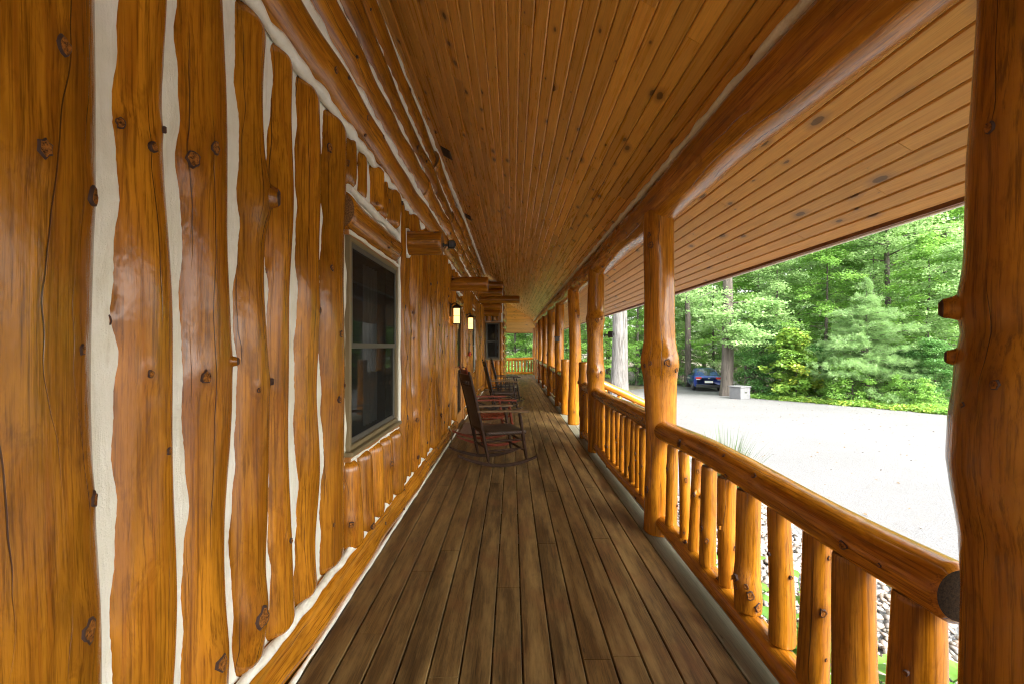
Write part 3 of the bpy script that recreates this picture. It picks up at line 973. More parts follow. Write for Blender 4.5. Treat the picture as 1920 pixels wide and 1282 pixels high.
# bay wall at the far end, facing the camera
bay = empty('bay_wall', (-0.8, 15.4, 0))
tag(bay, 'log bay wall facing down the porch with one tall dark window', 'wall')
bl = Vector(bay.location)
BW0, BW1 = -0.89, -0.415
def bchild(nm, me, loc, rot=(0, 0, 0)):
    o = link(nm, me, bay, rot=rot); o.location = Vector(loc) - bl; return o
for i, (xc, zb, zt) in enumerate(((-0.955, 0.02, 2.6), (-0.82, 0.02, 1.0), (-0.65, 0.02, 1.0), (-0.49, 0.02, 1.0), (-0.365, 0.02, 2.25), (-0.80, 2.30, 2.6), (-0.6, 2.30, 2.6), (-0.45, 2.30, 2.6))):
    me = log_mesh('log', zt - zb, 0.085 if i not in (0, 4) else 0.06, seg=20, step=0.06, nk=3, seed=500+i, kth=(3.6, 5.8), wob=0.004)
    bchild('log', me, (xc, 15.42, zb))
mb = MB(); mb.box((-1.04, 15.40, 0.0), (-0.325, 15.46, 1.02)); mb.box((-1.04, 15.40, 2.26), (-0.325, 15.46, 3.7)); mb.box((-0.37, 15.461, 0), (-0.31, 19.4, 3.62)); mb.box((-1.04, 19.4, 0), (-0.31, 19.45, 3.5))
o = mb.build('chinking', M['chink'], bay); o.location = -bl
for k in range(4):
    me = log_mesh('plate_log', 0.72, 0.135, seg=24, step=0.06, nk=3, seed=520+k, kth=(2.2, 5.2))
    o = link('plate_log', me, bay, rot=(0, R(90), 0)); o.location = Vector((-1.05, 15.44, 2.70 + 0.27*k)) - bl
for k in range(14):
    me = log_mesh('side_log', 4.0, 0.135, seg=20, step=0.2, nk=3, seed=540+k) if k < 3 else me
    o = link('side_log', me, bay, rot=(R(-90), 0, 0)); o.location = Vector((-0.36, 15.47, 0.13 + 0.26*k)) - bl
window(bay, 'window', (BW0, BW1, 1.02, 2.24), 15.33, 'y', 0.6)

# ------------------------------------------------------------------ posts, beam, railings
PX = 1.16
def post(y, z1, r, seed, label, name='porch_post', knots=None, nk=6, prof=None, hero=False, z0=0.0, x=PX, lump=0.03, cat='post', group=None, uv0=None):
    me = log_mesh(name, z1 - z0, r, r*0.94, seg=64 if hero else 36, step=0.02 if hero else 0.04, knots=knots, nk=nk, seed=seed, lump=lump, wob=0.012, kth=(2.6, 5.4), prof=prof, ksz=1.25, chamfer=0.008, uv0=uv0)
    o = link(name, me, None, (x, y, z0 + 0.001))
    tag(o, label, cat, group)
    return o
TOP = 2.50
# nearest post: silhouette profile taken from its inner edge
sil = [(0, 1808), (150, 1800), (300, 1792), (480, 1790), (560, 1788), (620, 1792), (700, 1779), (780, 1770), (860, 1768), (920, 1776), (1000, 1789), (1100, 1796), (1282, 1798)]
zz = [CAM_H + (648 - y)/850*1.05 for y, x in sil][::-1]; rr = [1 + (1792 - x)*0.0095 for y, x in sil][::-1]
post(0.985, TOP, 0.140, 601, 'thick wavy log post filling the right edge, with two knob stubs', knots=[(2.46, 1.535, 0.019, 0.030), (2.42, 1.425, 0.011, 0.016), (3.15, 1.92, 0.011, 0.004), (3.35, 1.37, 0.010, 0.003), (2.95, 1.32, 0.005, 0.002)], nk=0, prof=(zz, rr), hero=True, lump=0.012)
z2 = [0, 0.2, 0.5, 0.9, 1.15, 1.22, 1.30, 1.36, 1.42, 1.5, 2.0, 2.5]; r2 = [1.02, 1.0, 0.98, 0.97, 1.02, 1.06, 1.20, 1.20, 1.10, 1.01, 0.99, 0.98]
post(3.56, TOP, 0.122, 602, 'near log post with a swollen knotty ring at eye level', knots=[(3.9, 1.32, 0.013, 0.003), (4.75, 1.33, 0.026, 0.004), (5.25, 1.27, 0.016, 0.008), (3.5, 0.34, 0.022, 0.004), (5.0, 0.72, 0.012, 0.003), (3.8, 2.30, 0.016, 0.003)], nk=2, prof=(z2, r2), hero=True)
z3 = [0, 0.5, 0.95, 1.1, 1.2, 1.6, 1.72, 1.82, 1.92, 2.5]; r3 = [1.0, 0.98, 1.0, 1.10, 1.0, 0.98, 1.05, 1.18, 1.0, 0.95]
post(6.28, TOP, 0.118, 603, 'log post beside the steps carrying a small black camera', knots=[(4.7, 1.80, 0.028, 0.006), (5.1, 1.83, 0.022, 0.006), (4.3, 1.12, 0.018, 0.012), (5.1, 1.10, 0.016, 0.012), (4.7, 1.05, 0.016, 0.004)], nk=2, prof=(z3, r3), hero=True)
post(8.45, TOP, 0.113, 604, 'bright smooth log post standing between the two short posts', nk=5)
far = [(11.1, 'log post past the short posts with a small box on it'), (13.4, 'thick log post two along beyond the short posts'), (15.9, 'log post with a side knob, third beyond the short posts'),
       (18.3, 'slim log post third from the far railing corner'), (20.7, 'slim log post second from the far railing corner'), (23.1, 'farthest log post at the corner of the end railing')]
for i, (y, lb) in enumerate(far):
    post(y, TOP, 0.116 + 0.012*(i == 1), 610+i, lb, nk=5, lump=0.045)
post(7.22, 1.20, 0.102, 620, 'short log newel post nearer the camera at the steps', 'newel_post', knots=[(4.6, 0.36, 0.02, 0.006)], nk=3, prof=([0, .33, .38, .43, 1.2], [1, 1, 1.12, 1, 0.98]))
post(9.72, 1.17, 0.104, 621, 'short plain log newel post farther along at the steps', 'newel_post', nk=3)

def beam(name, y0, y1, r0, r1, seed, label):
    me = log_mesh(name, y1 - y0, r0, r1, seg=48, step=0.05, nk=int((y1-y0)*1.6), seed=seed, lump=0.028, wob=0.012, kth=(1.2, 4.6))
    o = link(name, me, None, (1.20, y0, CAM_H + 1.135), (R(-90), 0, 0))
    tag(o, label, 'beam', 'roof beam logs over the posts')
beam('roof_beam', -3.2, 8.45, 0.156, 0.148, 650, 'long round log beam overhead, nearer half, resting on the posts')
beam('roof_beam', 8.46, 23.3, 0.148, 0.14, 651, 'long round log beam, far half, resting on the distant posts')
me = log_mesh('roof_beam', 4.1, 0.125, 0.13, seg=28, step=0.08, nk=5, seed=652)
o = link('roof_beam', me, None, (-3.1, 23.1, CAM_H + 1.135), (0, R(90), 0))
tag(o, 'cross log beam above the railing at the far end', 'beam', 'roof beam logs over the posts')
mb = MB()
bead(mb, [(1.074, y, ch(1.074) - 0.008) for y in np.arange(-3, 23, 0.06)], 0.026, rng, 0.008, 0.9)
o = mb.build('beam_chinking', M['chink'])
tag(o, 'white chinking strip where the log beam meets the ceiling', 'chinking')

# balusters: a few shapes shared by all railings
B0, B1 = 0.158, 0.742
bal = []
for k in range(9):
    r = (0.042, 0.040, 0.046, 0.050, 0.054, 0.058, 0.062, 0.066, 0.072)[k]
    bal.append(log_mesh('baluster', B1 - B0, r, r*random.Random(k).uniform(0.9, 1.03), seg=20, step=0.03, nk=3, seed=700+k, lump=0.05, wob=0.006, kth=(2.2, 5.6), ksz=0.75, chamfer=0.003))
hb = [(3.287, .043), (3.07, .039), (2.883, .043), (2.68, .048), (2.459, .052), (2.22, .062), (1.984, .056), (1.767, .061), (1.55, .067), (1.325, .073)]
M['log_top'] = M['log_end']
def railing(p0, p1, label, seed, hero=None, pitch=0.2, group='log railings along the porch edge', r_top=0.078, gap0=0.10, gap1=0.10):
    p0 = Vector((p0[0], p0[1], 0)); p1 = Vector((p1[0], p1[1], 0))
    d = p1 - p0; L = d.length; ang = math.atan2(d.y, d.x)
    root = empty('railing', p0, ang - PI/2)     # local +Y runs along the railing
    tag(root, label, 'railing', group)
    rr = random.Random(seed)
    seg, st = (44, 0.03) if hero else (22, 0.07)
    l0, l1 = (0.185, L - 0.06) if hero else (0.05, L - 0.05)
    me = log_mesh('top_rail', l1 - l0, r_top, r_top*0.98, seg=seg, step=st, nk=7 if hero else 4, seed=seed, lump=0.03, wob=0.010, kth=(2.6, 5.2), ksz=0.8, mats=[M['log'], M['dark_end'], M['knot'], M['knot_rim']])
    o = link('top_rail', me, root, (0, l0, 0.815), (R(-90), 0, 0))
    me = log_mesh('bottom_rail', L - 0.12, 0.066, seg=seg, step=st, nk=5, seed=seed+50, lump=0.03, wob=0.008, kth=(2.6, 5.2), ksz=0.7)
    o = link('bottom_rail', me, root, (0, 0.06, 0.098), (R(-90), 0, 0))
    if hero:
        for k, (y, r) in enumerate(hb):
            kn = {2: [(4.1, 0.37, 0.013, 0.035), (4.9, 0.36, 0.011, 0.018)], 4: [(3.5, 0.32, 0.008, 0.014), (4.7, 0.07, 0.011, 0.004)], 5: [(4.4, 0.10, 0.02, 0.004), (4.9, 0.05, 0.018, 0.004), (3.4, 0.16, 0.016, 0.01)],
                  7: [(4.5, 0.30, 0.013, 0.006), (5.4, 0.33, 0.010, 0.010)], 8: [(4.2, 0.12, 0.010, 0.005), (4.6, 0.11, 0.010, 0.005), (5.3, 0.14, 0.010, 0.006)], 9: [(4.3, 0.20, 0.012, 0.004)]}.get(k)
            r *= 1.0; me = log_mesh('baluster', B1 - B0, r, r*rr.uniform(0.84, 0.93), seg=32, step=0.018, knots=kn, nk=2, seed=720+k, lump=0.06, wob=0.011, kth=(2.8, 5.4), ksz=0.6, chamfer=0.003)
            o = link('baluster', me, root, (rr.uniform(-.004, .004), y - p0.y, B0), (rr.uniform(-.02, .02), rr.uniform(-.02, .02), 0))
    else:
        n = max(1, int(round((L - gap0 - gap1) / pitch)))
        for k in range(n):
            y = gap0 + (L - gap0 - gap1)*(k + 0.5)/n
            o = link('baluster', bal[rr.randrange(0, 6)], root, (rr.uniform(-.006, .006), y, B0), (rr.uniform(-.03, .03), rr.uniform(-.03, .03), rr.uniform(0, 6.28)))
    return root
railing((PX, 0.985), (PX, 3.56), 'nearest log railing with thick balusters at the lower right', 801, hero=True)
railing((PX, 3.56), (PX, 6.28), 'second log railing, between the swollen post and the camera post', 803, pitch=0.2)
railing((PX, 6.28), (PX, 7.22), 'short piece of log railing beside the nearer newel post', 804)
railing((PX, 9.72), (PX, 11.1), 'short piece of log railing beside the farther newel post', 805)
rl = ['log railing just beyond the post with the small box', 'log railing halfway between the steps and the far corner', 'log railing third from the far corner', 'log railing second from the far corner', 'log railing meeting the far corner post']
for k in range(5):
    railing((PX, far[k][0]), (PX, far[k+1][0]), rl[k], 810+k)
railing((PX, 23.1), (-2.6, 23.1), 'far end railing crossing the porch before the trees', 820, pitch=0.165)

# ------------------------------------------------------------------ steps and stair rail
M['step'] = M['deck']
st = empty('porch_steps', (1.9, 8.45, gz(0, 8)))
tag(st, 'wooden steps leading down from the porch between the short posts', 'steps')
for k in range(4):
    me = board_mesh('tread', 0.30, 0.04, 2.3, M['deck'], 0.006)
    o = link('tread', me, st); o.location = Vector((1.46 + 0.28*k, 7.3, -0.17*(k+1))) - Vector(st.location)
for y in (7.34, 8.43, 9.52):
    mb = MB()
    mb.add([(1.305, y, -0.05), (1.305, y, -0.75), (2.5, y, -0.92), (2.5, y, -0.76), (1.305, y+.05, -0.05), (1.305, y+.05, -0.75), (2.5, y+.05, -0.92), (2.5, y+.05, -0.76)],
           [(0, 1, 2, 3), (7, 6, 5, 4), (0, 4, 5, 1), (1, 5, 6, 2), (2, 6, 7, 3), (3, 7, 4, 0)])
    o = mb.build('stringer', M['deck'], st); o.location = -Vector(st.location)
sr = empty('stair_rail', (1.3, 7.22, 0))
tag(sr, 'sloping log handrail going down beside the steps', 'railing')
p0 = Vector((1.24, 7.22, 0.93)); p1 = Vector((2.45, 7.22, 0.40)); d = p1 - p0
me = log_mesh('top_rail', d.length, 0.062, 0.058, seg=24, step=0.05, nk=4, seed=901, lump=0.03)
o = link('top_rail', me, sr); o.location = p0 - Vector(sr.location); o.rotation_euler = d.to_track_quat('Z', 'Y').to_euler()
me = log_mesh('end_post', 1.1, 0.085, seg=20, step=0.08, nk=2, seed=902)
o = link('end_post', me, sr); o.location = Vector((2.42, 7.22, gz(0, 7.2) - 0.05)) - Vector(sr.location)
for k in range(4):
    x = 1.5 + 0.22*k
    me = log_mesh('baluster', 0.55, 0.042, seg=14, step=0.08, nk=1, seed=903+k)
    o = link('baluster', me, sr); o.location = Vector((x, 7.22, 0.93 - (x-1.24)*0.438 - 0.60)) - Vector(sr.location)

# ------------------------------------------------------------------ rocking chairs
def weave(name, a, b):
    t = NT(name)
    oc = t.objc()
    s = t.n('ShaderNodeSeparateXYZ', None, Vector=oc)
    h = t.math('MULTIPLY', t.math('SINE', t.math('MULTIPLY', s.outputs[1], 260.0)), t.math('SINE', t.math('ADD', t.math('MULTIPLY', s.outputs[0], 190.0), t.math('MULTIPLY', s.outputs[2], 190.0))))
    h = t.math('ADD', t.math('MULTIPLY', h, 0.5), 0.5)
    n1 = t.noise(oc, 9, 4, 0.6)
    c = t.mix(t.math('MULTIPLY', h, n1), a, b)
    return t.out(t.bsdf(Base_Color=c, Roughness=0.6, Normal=t.bump(h, 0.7, 0.004)))
M['cane_brown'] = weave('woven_cane_brown', (0.022, 0.010, 0.004), (0.08, 0.04, 0.015))
M['cane_grey'] = weave('woven_cane_grey', (0.10, 0.085, 0.05), (0.30, 0.26, 0.17))
M['chair_brown'] = plain('chair_wood_brown', (0.032, 0.014, 0.006), 0.6, 0, 25, 0.35, Specular_IOR_Level=0.2)
M['arm_worn'] = plain('worn_arm_wood', (0.11, 0.062, 0.026), 0.5, 0, 20, 0.3, Specular_IOR_Level=0.2)
M['chair_red'] = plain('chair_wood_red', (0.14, 0.024, 0.008), 0.5, 0, 25, 0.3, Specular_IOR_Level=0.2)
M['chair_dark'] = plain('chair_wood_dark', (0.018, 0.011, 0.008), 0.36, 0, 25, 0.3, Specular_IOR_Level=0.2)
M['cane_red'] = plain('red_slat', (0.19, 0.032, 0.011), 0.45, 0, 30, 0.25, Specular_IOR_Level=0.2)
def rocking_chair(loc, ang, wood, cane, arm, label, slat_seat=False, ladder=False):
    root = empty('rocking_chair', loc, ang)
    tag(root, label, 'rocking chair', 'rocking chairs along the wall')
    def P(nm, mb, mat): return mb.build(nm, mat, root)
    rk = lambda x: (x - 0.0)**2/(2*1.05)
    yb, yf = 0.235, 0.275
    def back(t, s):    # point on the back post
        return Vector((-0.20 - 0.22*t - 0.03*t*t, s*(yb + 0.01*t), 0.055 + 1.10*t))
    for s in (-1, 1):
        ts = [0, 0.03, 0.1, 0.3, 0.5, 0.62, 0.75, 0.88, 0.95, 0.965, 0.985, 1.0]
        rr = [0.010, 0.017, 0.020, 0.022, 0.021, 0.022, 0.019, 0.020, 0.018, 0.011, 0.019, 0.008]
        mb = MB(); mb.tube([back(t, s) for t in ts], rr, 10); P('back_post', mb, M[wood])
        mb = MB()
        z = [0.07, 0.11, 0.20, 0.36, 0.46, 0.55, 0.64]
        mb.tube([(0.27 - 0.09*(q-0.07)/0.57, s*yf, q) for q in z], [0.010, 0.018, 0.021, 0.022, 0.019, 0.021, 0.017], 10); P('front_leg', mb, M[wood])
        mb = MB(); n = 16
        xs = [-0.58 + 0.98*i/n for i in range(n+1)]
        V = []
        for x in xs:
            hw = 0.013; yl = s*(yf if x > 0.1 else yf - (0.1 - x)*0.06); tk = 0.036 if -0.4 < x < 0.33 else 0.026
            z0_ = rk(x) + 0.004
            V += [(x, yl-hw, z0_), (x, yl+hw, z0_), (x, yl+hw, z0_+tk), (x, yl-hw, z0_+tk)]
        F = [(4*i+k, 4*i+(k+1) % 4, 4*i+4+(k+1) % 4, 4*i+4+k) for i in range(n) for k in range(4)] + [(0, 3, 2, 1), (4*n, 4*n+1, 4*n+2, 4*n+3)]
        mb.add(V, F); P('rocker', mb, M[wood])
        mb = MB()       # armrest paddle
        b = back(0.58, s)
        pts = [(b.x - 0.01, 0.022), (-0.12, 0.028), (0.05, 0.040), (0.18, 0.048), (0.25, 0.046), (0.29, 0.030)]
        V = []
        for i, (x, hw) in enumerate(pts):
            f = i/(len(pts)-1); zc = b.z - 0.015 + (0.66 - b.z + 0.015)*f; yc = s*(yb + 0.012 + (yf - yb)*f)
            V += [(x, yc-hw, zc-0.011), (x, yc+hw, zc-0.011), (x, yc+hw, zc+0.011), (x, yc-hw, zc+0.011)]
        n = len(pts)-1
        F = [(4*i+k, 4*i+(k+1) % 4, 4*i+4+(k+1) % 4, 4*i+4+k) for i in range(n) for k in range(4)] + [(0, 3, 2, 1), (4*n, 4*n+1, 4*n+2, 4*n+3)]
        mb.add(V, F); P('armrest', mb, M[arm])
        for z in (0.20, 0.31):
            mb = MB(); bp = back((z - 0.055)/1.10, s); mb.tube([bp, (0.0, s*(yb+yf)/2, z+0.004), (0.25, s*yf, z+0.01)], [0.009, 0.014, 0.009], 8); P('side_stretcher', mb, M[wood])
        if ladder:
            for q in (0.50, 0.56):
                mb = MB(); bp = back((q - 0.055)/1.10, s); mb.tube([bp, (0.19, s*yf, q)], 0.010, 7); P('arm_rung', mb, M[wood])
            for x in (-0.1, 0.0, 0.1):
                mb = MB(); mb.tube([(x, s*(yb+yf)/2, 0.45), (x, s*(yb+yf)/2, 0.655)], 0.009, 7); P('arm_spindle', mb, M[wood])
    for z in (0.18, 0.30):
        mb = MB(); mb.tube([(0.262 - 0.09*(z-0.07)/0.57, -yf, z), (0.262 - 0.09*(z-0.07)/0.57, 0, z), (0.262 - 0.09*(z-0.07)/0.57, yf, z)], [0.009, 0.015, 0.009], 8); P('front_stretcher', mb, M[wood])
    mb = MB(); a, b = back(0.16, -1), back(0.16, 1); mb.tube([a, (a+b)/2, b], [0.009, 0.014, 0.009], 8); P('rear_stretcher', mb, M[wood])
    # seat
    if slat_seat:
        for k in range(6):
            mb = MB(); x = -0.21 + 0.075*k; mb.box((x, -0.27, 0.415), (x+0.062, 0.27, 0.433), 0, 0.005); P('seat_slat', mb, M[cane])
    else:
        mb = MB(); n = 12; V = []
        for j in range(n+1):
            for i in range(n+1):
                u, v = i/n, j/n
                x = -0.245 + 0.50*u; hw = yb + 0.02 + (yf - yb)*u; y = -hw + 2*hw*v
                e = min(u, 1-u, v, 1-v)
                V.append((x, y, 0.425 + 0.020*min(1, e*7) - 0.030*math.sin(PI*u)*math.sin(PI*v)))
        top = len(V)
        V += [(x, y, 0.385) for (x, y, z) in V]
        F = [(j*(n+1)+i, j*(n+1)+i+1, (j+1)*(n+1)+i+1, (j+1)*(n+1)+i) for j in range(n) for i in range(n)]
        F += [tuple(top + q for q in f)[::-1] for f in F]
        ringi = [i for i in range(n+1)] + [(j*(n+1)+n) for j in range(1, n+1)] + [n*(n+1)+i for i in range(n-1, -1, -1)] + [j*(n+1) for j in range(n-1, 0, -1)]
        F += [(ringi[k], ringi[(k+1) % len(ringi)], top+ringi[(k+1) % len(ringi)], top+ringi[k])[::-1] for k in range(len(ringi))]
        mb.add(V, F, 0, True); P('seat', mb, M[cane])
    # back
    def slab(t0, t1, th, curve, nm, mat, inset=0.006, nx=10, nz=6):
        mb = MB(); V = []
        for sd in (1, -1):
            for j in range(nz+1):
                t = t0 + (t1-t0)*j/nz
                for i in range(nx+1):
                    f = -1 + 2*i/nx
                    p = back(t, 1); w = yb + 0.01*t - inset
                    V.append((p.x - curve*(1 - f*f) + sd*th/2, f*w, p.z))
        m = (nx+1)*(nz+1)
        F = [(j*(nx+1)+i, j*(nx+1)+i+1, (j+1)*(nx+1)+i+1, (j+1)*(nx+1)+i) for j in range(nz) for i in range(nx)]
        F2 = [tuple(m + q for q in f)[::-1] for f in F]
        E = []
        for i in range(nx):
            E.append((i, m+i, m+i+1, i+1)); k = nz*(nx+1); E.append((k+i+1, m+k+i+1, m+k+i, k+i))
        for j in range(nz):
            E.append(((j+1)*(nx+1), m+(j+1)*(nx+1), m+j*(nx+1), j*(nx+1))); E.append((j*(nx+1)+nx, m+j*(nx+1)+nx, m+(j+1)*(nx+1)+nx, (j+1)*(nx+1)+nx))
        mb.add(V, F + F2 + E, 0, False); P(nm, mb, mat)
    if slat_seat:
        for k in range(6):
            mb = MB(); y = -0.19 + 0.076*k
            mb.tube([back(0.40, 1)*Vector((1, 0, 1)).length*0 + Vector((back(t, 1).x - 0.02, y, back(t, 1).z)) for t in (0.40, 0.6, 0.8, 0.90)], 0.016, 6, flat=0.6); P('back_slat', mb, M[wood])
        slab(0.37, 0.41, 0.022, 0.02, 'lower_rail', M[wood])
    else:
        slab(0.39, 0.83, 0.020, 0.028, 'back_panel', M[cane], 0.012, 12, 8)
        slab(0.355, 0.385, 0.022, 0.024, 'lower_rail', M[wood])
        slab(0.835, 0.855, 0.022, 0.026, 'slotted_rail', M[wood])
        for k in range(8):
            mb = MB(); y = -0.19 + 0.38*k/7
            a = back(0.85, 1); b = back(0.90, 1); cv = 0.026*(1 - (y/yb)**2)
            mb.tube([(a.x - cv, y, a.z), (b.x - cv, y, b.z)], 0.010, 6); P('spindle', mb, M[wood])
    slab(0.893, 0.965, 0.022, 0.026, 'top_rail', M[wood])
    return root
rocking_chair((-0.17, 5.72, 0), R(20), 'chair_brown', 'cane_brown', 'arm_worn', 'brown rocking chair with woven back and seat, nearest the camera')
rocking_chair((-0.30, 6.85, 0), R(17), 'chair_red', 'cane_red', 'chair_red', 'red rocking chair half hidden behind the nearest brown one', slat_seat=True)
rocking_chair((-0.20, 10.35, 0), R(10), 'chair_dark', 'cane_brown', 'arm_worn', 'nearly black rocking chair just behind the red one', ladder=True)
rocking_chair((-0.10, 11.9, 0), R(6), 'chair_dark', 'cane_grey', 'chair_dark', 'dark rocking chair with pale grey woven back, farthest away', ladder=True)

# doormat
t = NT('brown_mat')
M['mat'] = plain('brown_doormat', (0.12, 0.062, 0.03), 0.95, 0, 220, 0.5, 0.004)
mb = MB(); mb.box((-0.90, 7.45, 0.002), (-0.42, 8.55, 0.016), 0, 0.004)
# ribbed border
for k in range(2):
    x = (-0.885, -0.455)[k]; mb.box((x, 7.47, 0.016), (x+0.02, 8.53, 0.020))
tag(mb.build('doormat', M['mat']), 'brown doormat on the deck in front of the screen door', 'doormat')

# ------------------------------------------------------------------ wall lanterns (lit)
t = NT('lantern_glow')
M['glow'] = t.out(t.n('ShaderNodeEmission', None, Color=(1.0, 0.56, 0.17, 1), Strength=0.55).outputs[0])
t = NT('lantern_bulb'); M['bulb'] = t.out(t.n('ShaderNodeEmission', None, Color=(1.0, 0.80, 0.50, 1), Strength=9.0).outputs[0])
def lantern(y, z, label, x=-0.965):
    root = empty('wall_lantern', (x, y, z)); root.scale = (0.82, 0.82, 0.82)
    tag(root, label, 'lantern', 'lit lanterns beside the door')
    mb = MB(); mb.box((-0.02, -0.055, -0.02), (0.012, 0.055, 0.24), 0, 0.008); mb.build('back_plate', M['bronze'], root)
    mb = MB(); mb.tube([(0.0, 0, 0.19), (0.05, 0, 0.235), (0.10, 0, 0.24), (0.12, 0, 0.21)], 0.011, 8); mb.build('arm', M['bronze'], root)
    mb = MB()
    mb.tube([(0.12, 0, 0.150), (0.12, 0, 0.165), (0.12, 0, 0.20), (0.12, 0, 0.215)], [0.098, 0.092, 0.045, 0.014], 16); mb.build('cap', M['bronze'], root)
    mb = MB()
    mb.box((0.045, -0.075, -0.165), (0.195, 0.075, -0.148), 0, 0.004); mb.box((0.04, -0.08, 0.135), (0.20, 0.08, 0.149), 0, 0.004)
    for sx in (0.05, 0.182):
        for sy in (-0.07, 0.062): mb.box((sx-0.002, sy-0.002, -0.148), (sx+0.013, sy+0.013, 0.135))
    for sy in (-0.0745, 0.0705): mb.box((0.06, sy, -0.01), (0.182, sy+0.004, -0.003))
    mb.box((0.1825, -0.062, -0.01), (0.187, 0.062, -0.003))
    mb.build('cage', M['bronze'], root)
    mb = MB(); mb.box((0.0605, -0.060, -0.147), (0.181, 0.060, 0.134), 0, 0.002); mb.build('glass_shade', M['glow'], root)
    return root
lantern(7.15, 1.93, 'lit black lantern on the logs just before the screen door')
lantern(9.55, 1.93, 'lit black lantern on the logs just past the screen door')

# small black cameras and boxes
M['black'] = plain('black_plastic', (0.014, 0.014, 0.015), 0.4)
def security_camera(loc, rz, label, s=1.0):
    root = empty('security_camera', loc, rz)
    tag(root, label, 'camera')
    mb = MB(); mb.tube([(0, 0, 0), (0.012*s, 0, 0)], 0.022*s, 12); mb.build('mount', M['black'], root)
    mb = MB(); mb.tube([(0.012*s, 0, 0), (0.04*s, 0, 0.0), (0.055*s, 0, 0.012*s)], 0.009*s, 8); mb.build('bracket', M['black'], root)
    mb = MB(); mb.box((0.045*s, -0.03*s, -0.030*s), (0.115*s, 0.03*s, 0.045*s), 0, 0.010*s); mb.build('housing', M['black'], root)
    mb = MB(); mb.tube([(0.115*s, 0, 0.01*s), (0.122*s, 0, 0.01*s)], 0.016*s, 12); mb.build('lens', M['bronze'], root)
security_camera((-0.652, 4.28, 2.40), R(10), 'black camera on the end of the nearest projecting log stub', 1.0)
security_camera((1.27, 6.22, 1.60), R(-25), 'black camera mounted on the log post by the steps', 1.1)
bx = empty('utility_box', (1.09, 10.985, 1.56)); tag(bx, 'small dark box fixed to a log post beyond the short posts', 'box')
mb = MB(); mb.box((-0.055, -0.06, 0), (0.055, 0.01, 0.10), 0, 0.006); mb.build('case', M['bronze'], bx)
mb = MB(); mb.box((-0.07, -0.08, 0.1005), (0.07, 0.012, 0.125), 0, 0.005); mb.build('lid', M['bronze'], bx)
mb = MB(); mb.tube([(0, -0.06, 0.05), (0, -0.068, 0.05)], 0.02, 10); mb.build('port', M['black'], bx)
# hanging ornament with red bow by the far window
M['red'] = plain('red_ribbon', (0.55, 0.05, 0.02), 0.5)
hg = empty('door_bell_rope', (-0.95, 9.95, 1.25)); tag(hg, 'thin hanging rope with a red bow on the log wall', 'ornament')
mb = MB(); mb.tube([(0, 0, 0.05), (0.01, 0.01, 0.25), (0, 0, 0.42)], 0.012, 6); mb.build('rope', M['bronze'], hg)
mb = MB()
for s in (-1, 1): mb.tube([(0.01, 0, 0.03), (0.03, s*0.06, 0.07), (0.03, s*0.11, 0.03), (0.02, s*0.06, 0.0), (0.01, 0, 0.03)], 0.018, 6)
mb.build('bow', M['red'], hg)
# cord on the wall by the chairs
mb = MB(); mb.tube([(-0.955, 6.5, 0.28), (-0.90, 6.55, 0.27), (-0.875, 6.62, 0.2), (-0.885, 6.66, 0.1), (-0.90, 6.7, 0.014)], 0.008, 6)
tag(mb.build('power_cord', M['wframe']), 'pale cord looping from the wall down to the deck', 'cord')

# ------------------------------------------------------------------ river stones, plants
def stone_mat():
    t = NT('river_stone')
    c = t.n('ShaderNodeAttribute', {'attribute_name': 'Col'}).outputs['Color']
    n1 = t.noise(t.pos(), 60, 4, 0.6)
    c = t.mix(t.math('MULTIPLY', n1, 0.5), c, (0.20, 0.18, 0.16))
    return t.out(t.bsdf(Base_Color=c, Roughness=0.65))
import bmesh
bm = bmesh.new(); bmesh.ops.create_icosphere(bm, subdivisions=2, radius=1.0)
icoV = np.array([v.co[:] for v in bm.verts]); icoF = np.array([[v.index for v in f.verts] for f in bm.faces]); bm.free()
bm = bmesh.new(); bmesh.ops.create_icosphere(bm, subdivisions=1, radius=1.0)
ico1V = np.array([v.co[:] for v in bm.verts]); ico1F = np.array([[v.index for v in f.verts] for f in bm.faces]); bm.free()
nr = np.random.default_rng(7)
N = 7200
pos = np.stack((nr.uniform(1.42, 3.75, N), nr.uniform(0.6, 7.0, N)), -1)
pos[:, 0] -= (nr.random(N) < 0.35)*0.0
keep = pos[:, 0] < 3.55 + 0.18*np.sin(pos[:, 1]*2.1)
pos = pos[keep]; N = len(pos)
sz = 0.022 + 0.024*nr.random(N)**1.6
sc = np.stack((sz*nr.uniform(0.9, 1.5, N), sz*nr.uniform(0.8, 1.1, N), sz*nr.uniform(0.45, 0.7, N)), -1)
an = nr.uniform(0, 6.28, N); ca, sa = np.cos(an), np.sin(an)
b = ico1V[None]*(1 + 0.10*nr.standard_normal((N, len(ico1V), 1)))*sc[:, None, :]
tl = nr.uniform(-.4, .4, (N, 2))
b[..., 2] += b[..., 0]*tl[:, :1] + b[..., 1]*tl[:, 1:]
gx = b[..., 0]*ca[:, None] - b[..., 1]*sa[:, None]; gy = b[..., 0]*sa[:, None] + b[..., 1]*ca[:, None]
zg = -0.634 - 0.029*pos[:, 1] + sz*0.3 + nr.uniform(0, 0.03, N)
SV = np.stack((gx + pos[:, :1], gy + pos[:, 1:], b[..., 2] + zg[:, None]), -1).reshape(-1, 3)
SF = (ico1F[None] + (np.arange(N)*len(ico1V))[:, None, None]).reshape(-1, 3)
pal = np.array([(0.46, 0.42, 0.36), (0.36, 0.33, 0.30), (0.55, 0.52, 0.47), (0.42, 0.33, 0.25), (0.28, 0.27, 0.26), (0.60, 0.56, 0.50), (0.48, 0.38, 0.30)])
pc = pal[nr.integers(0, len(pal), N)]*nr.uniform(0.5, 0.75, (N, 1))
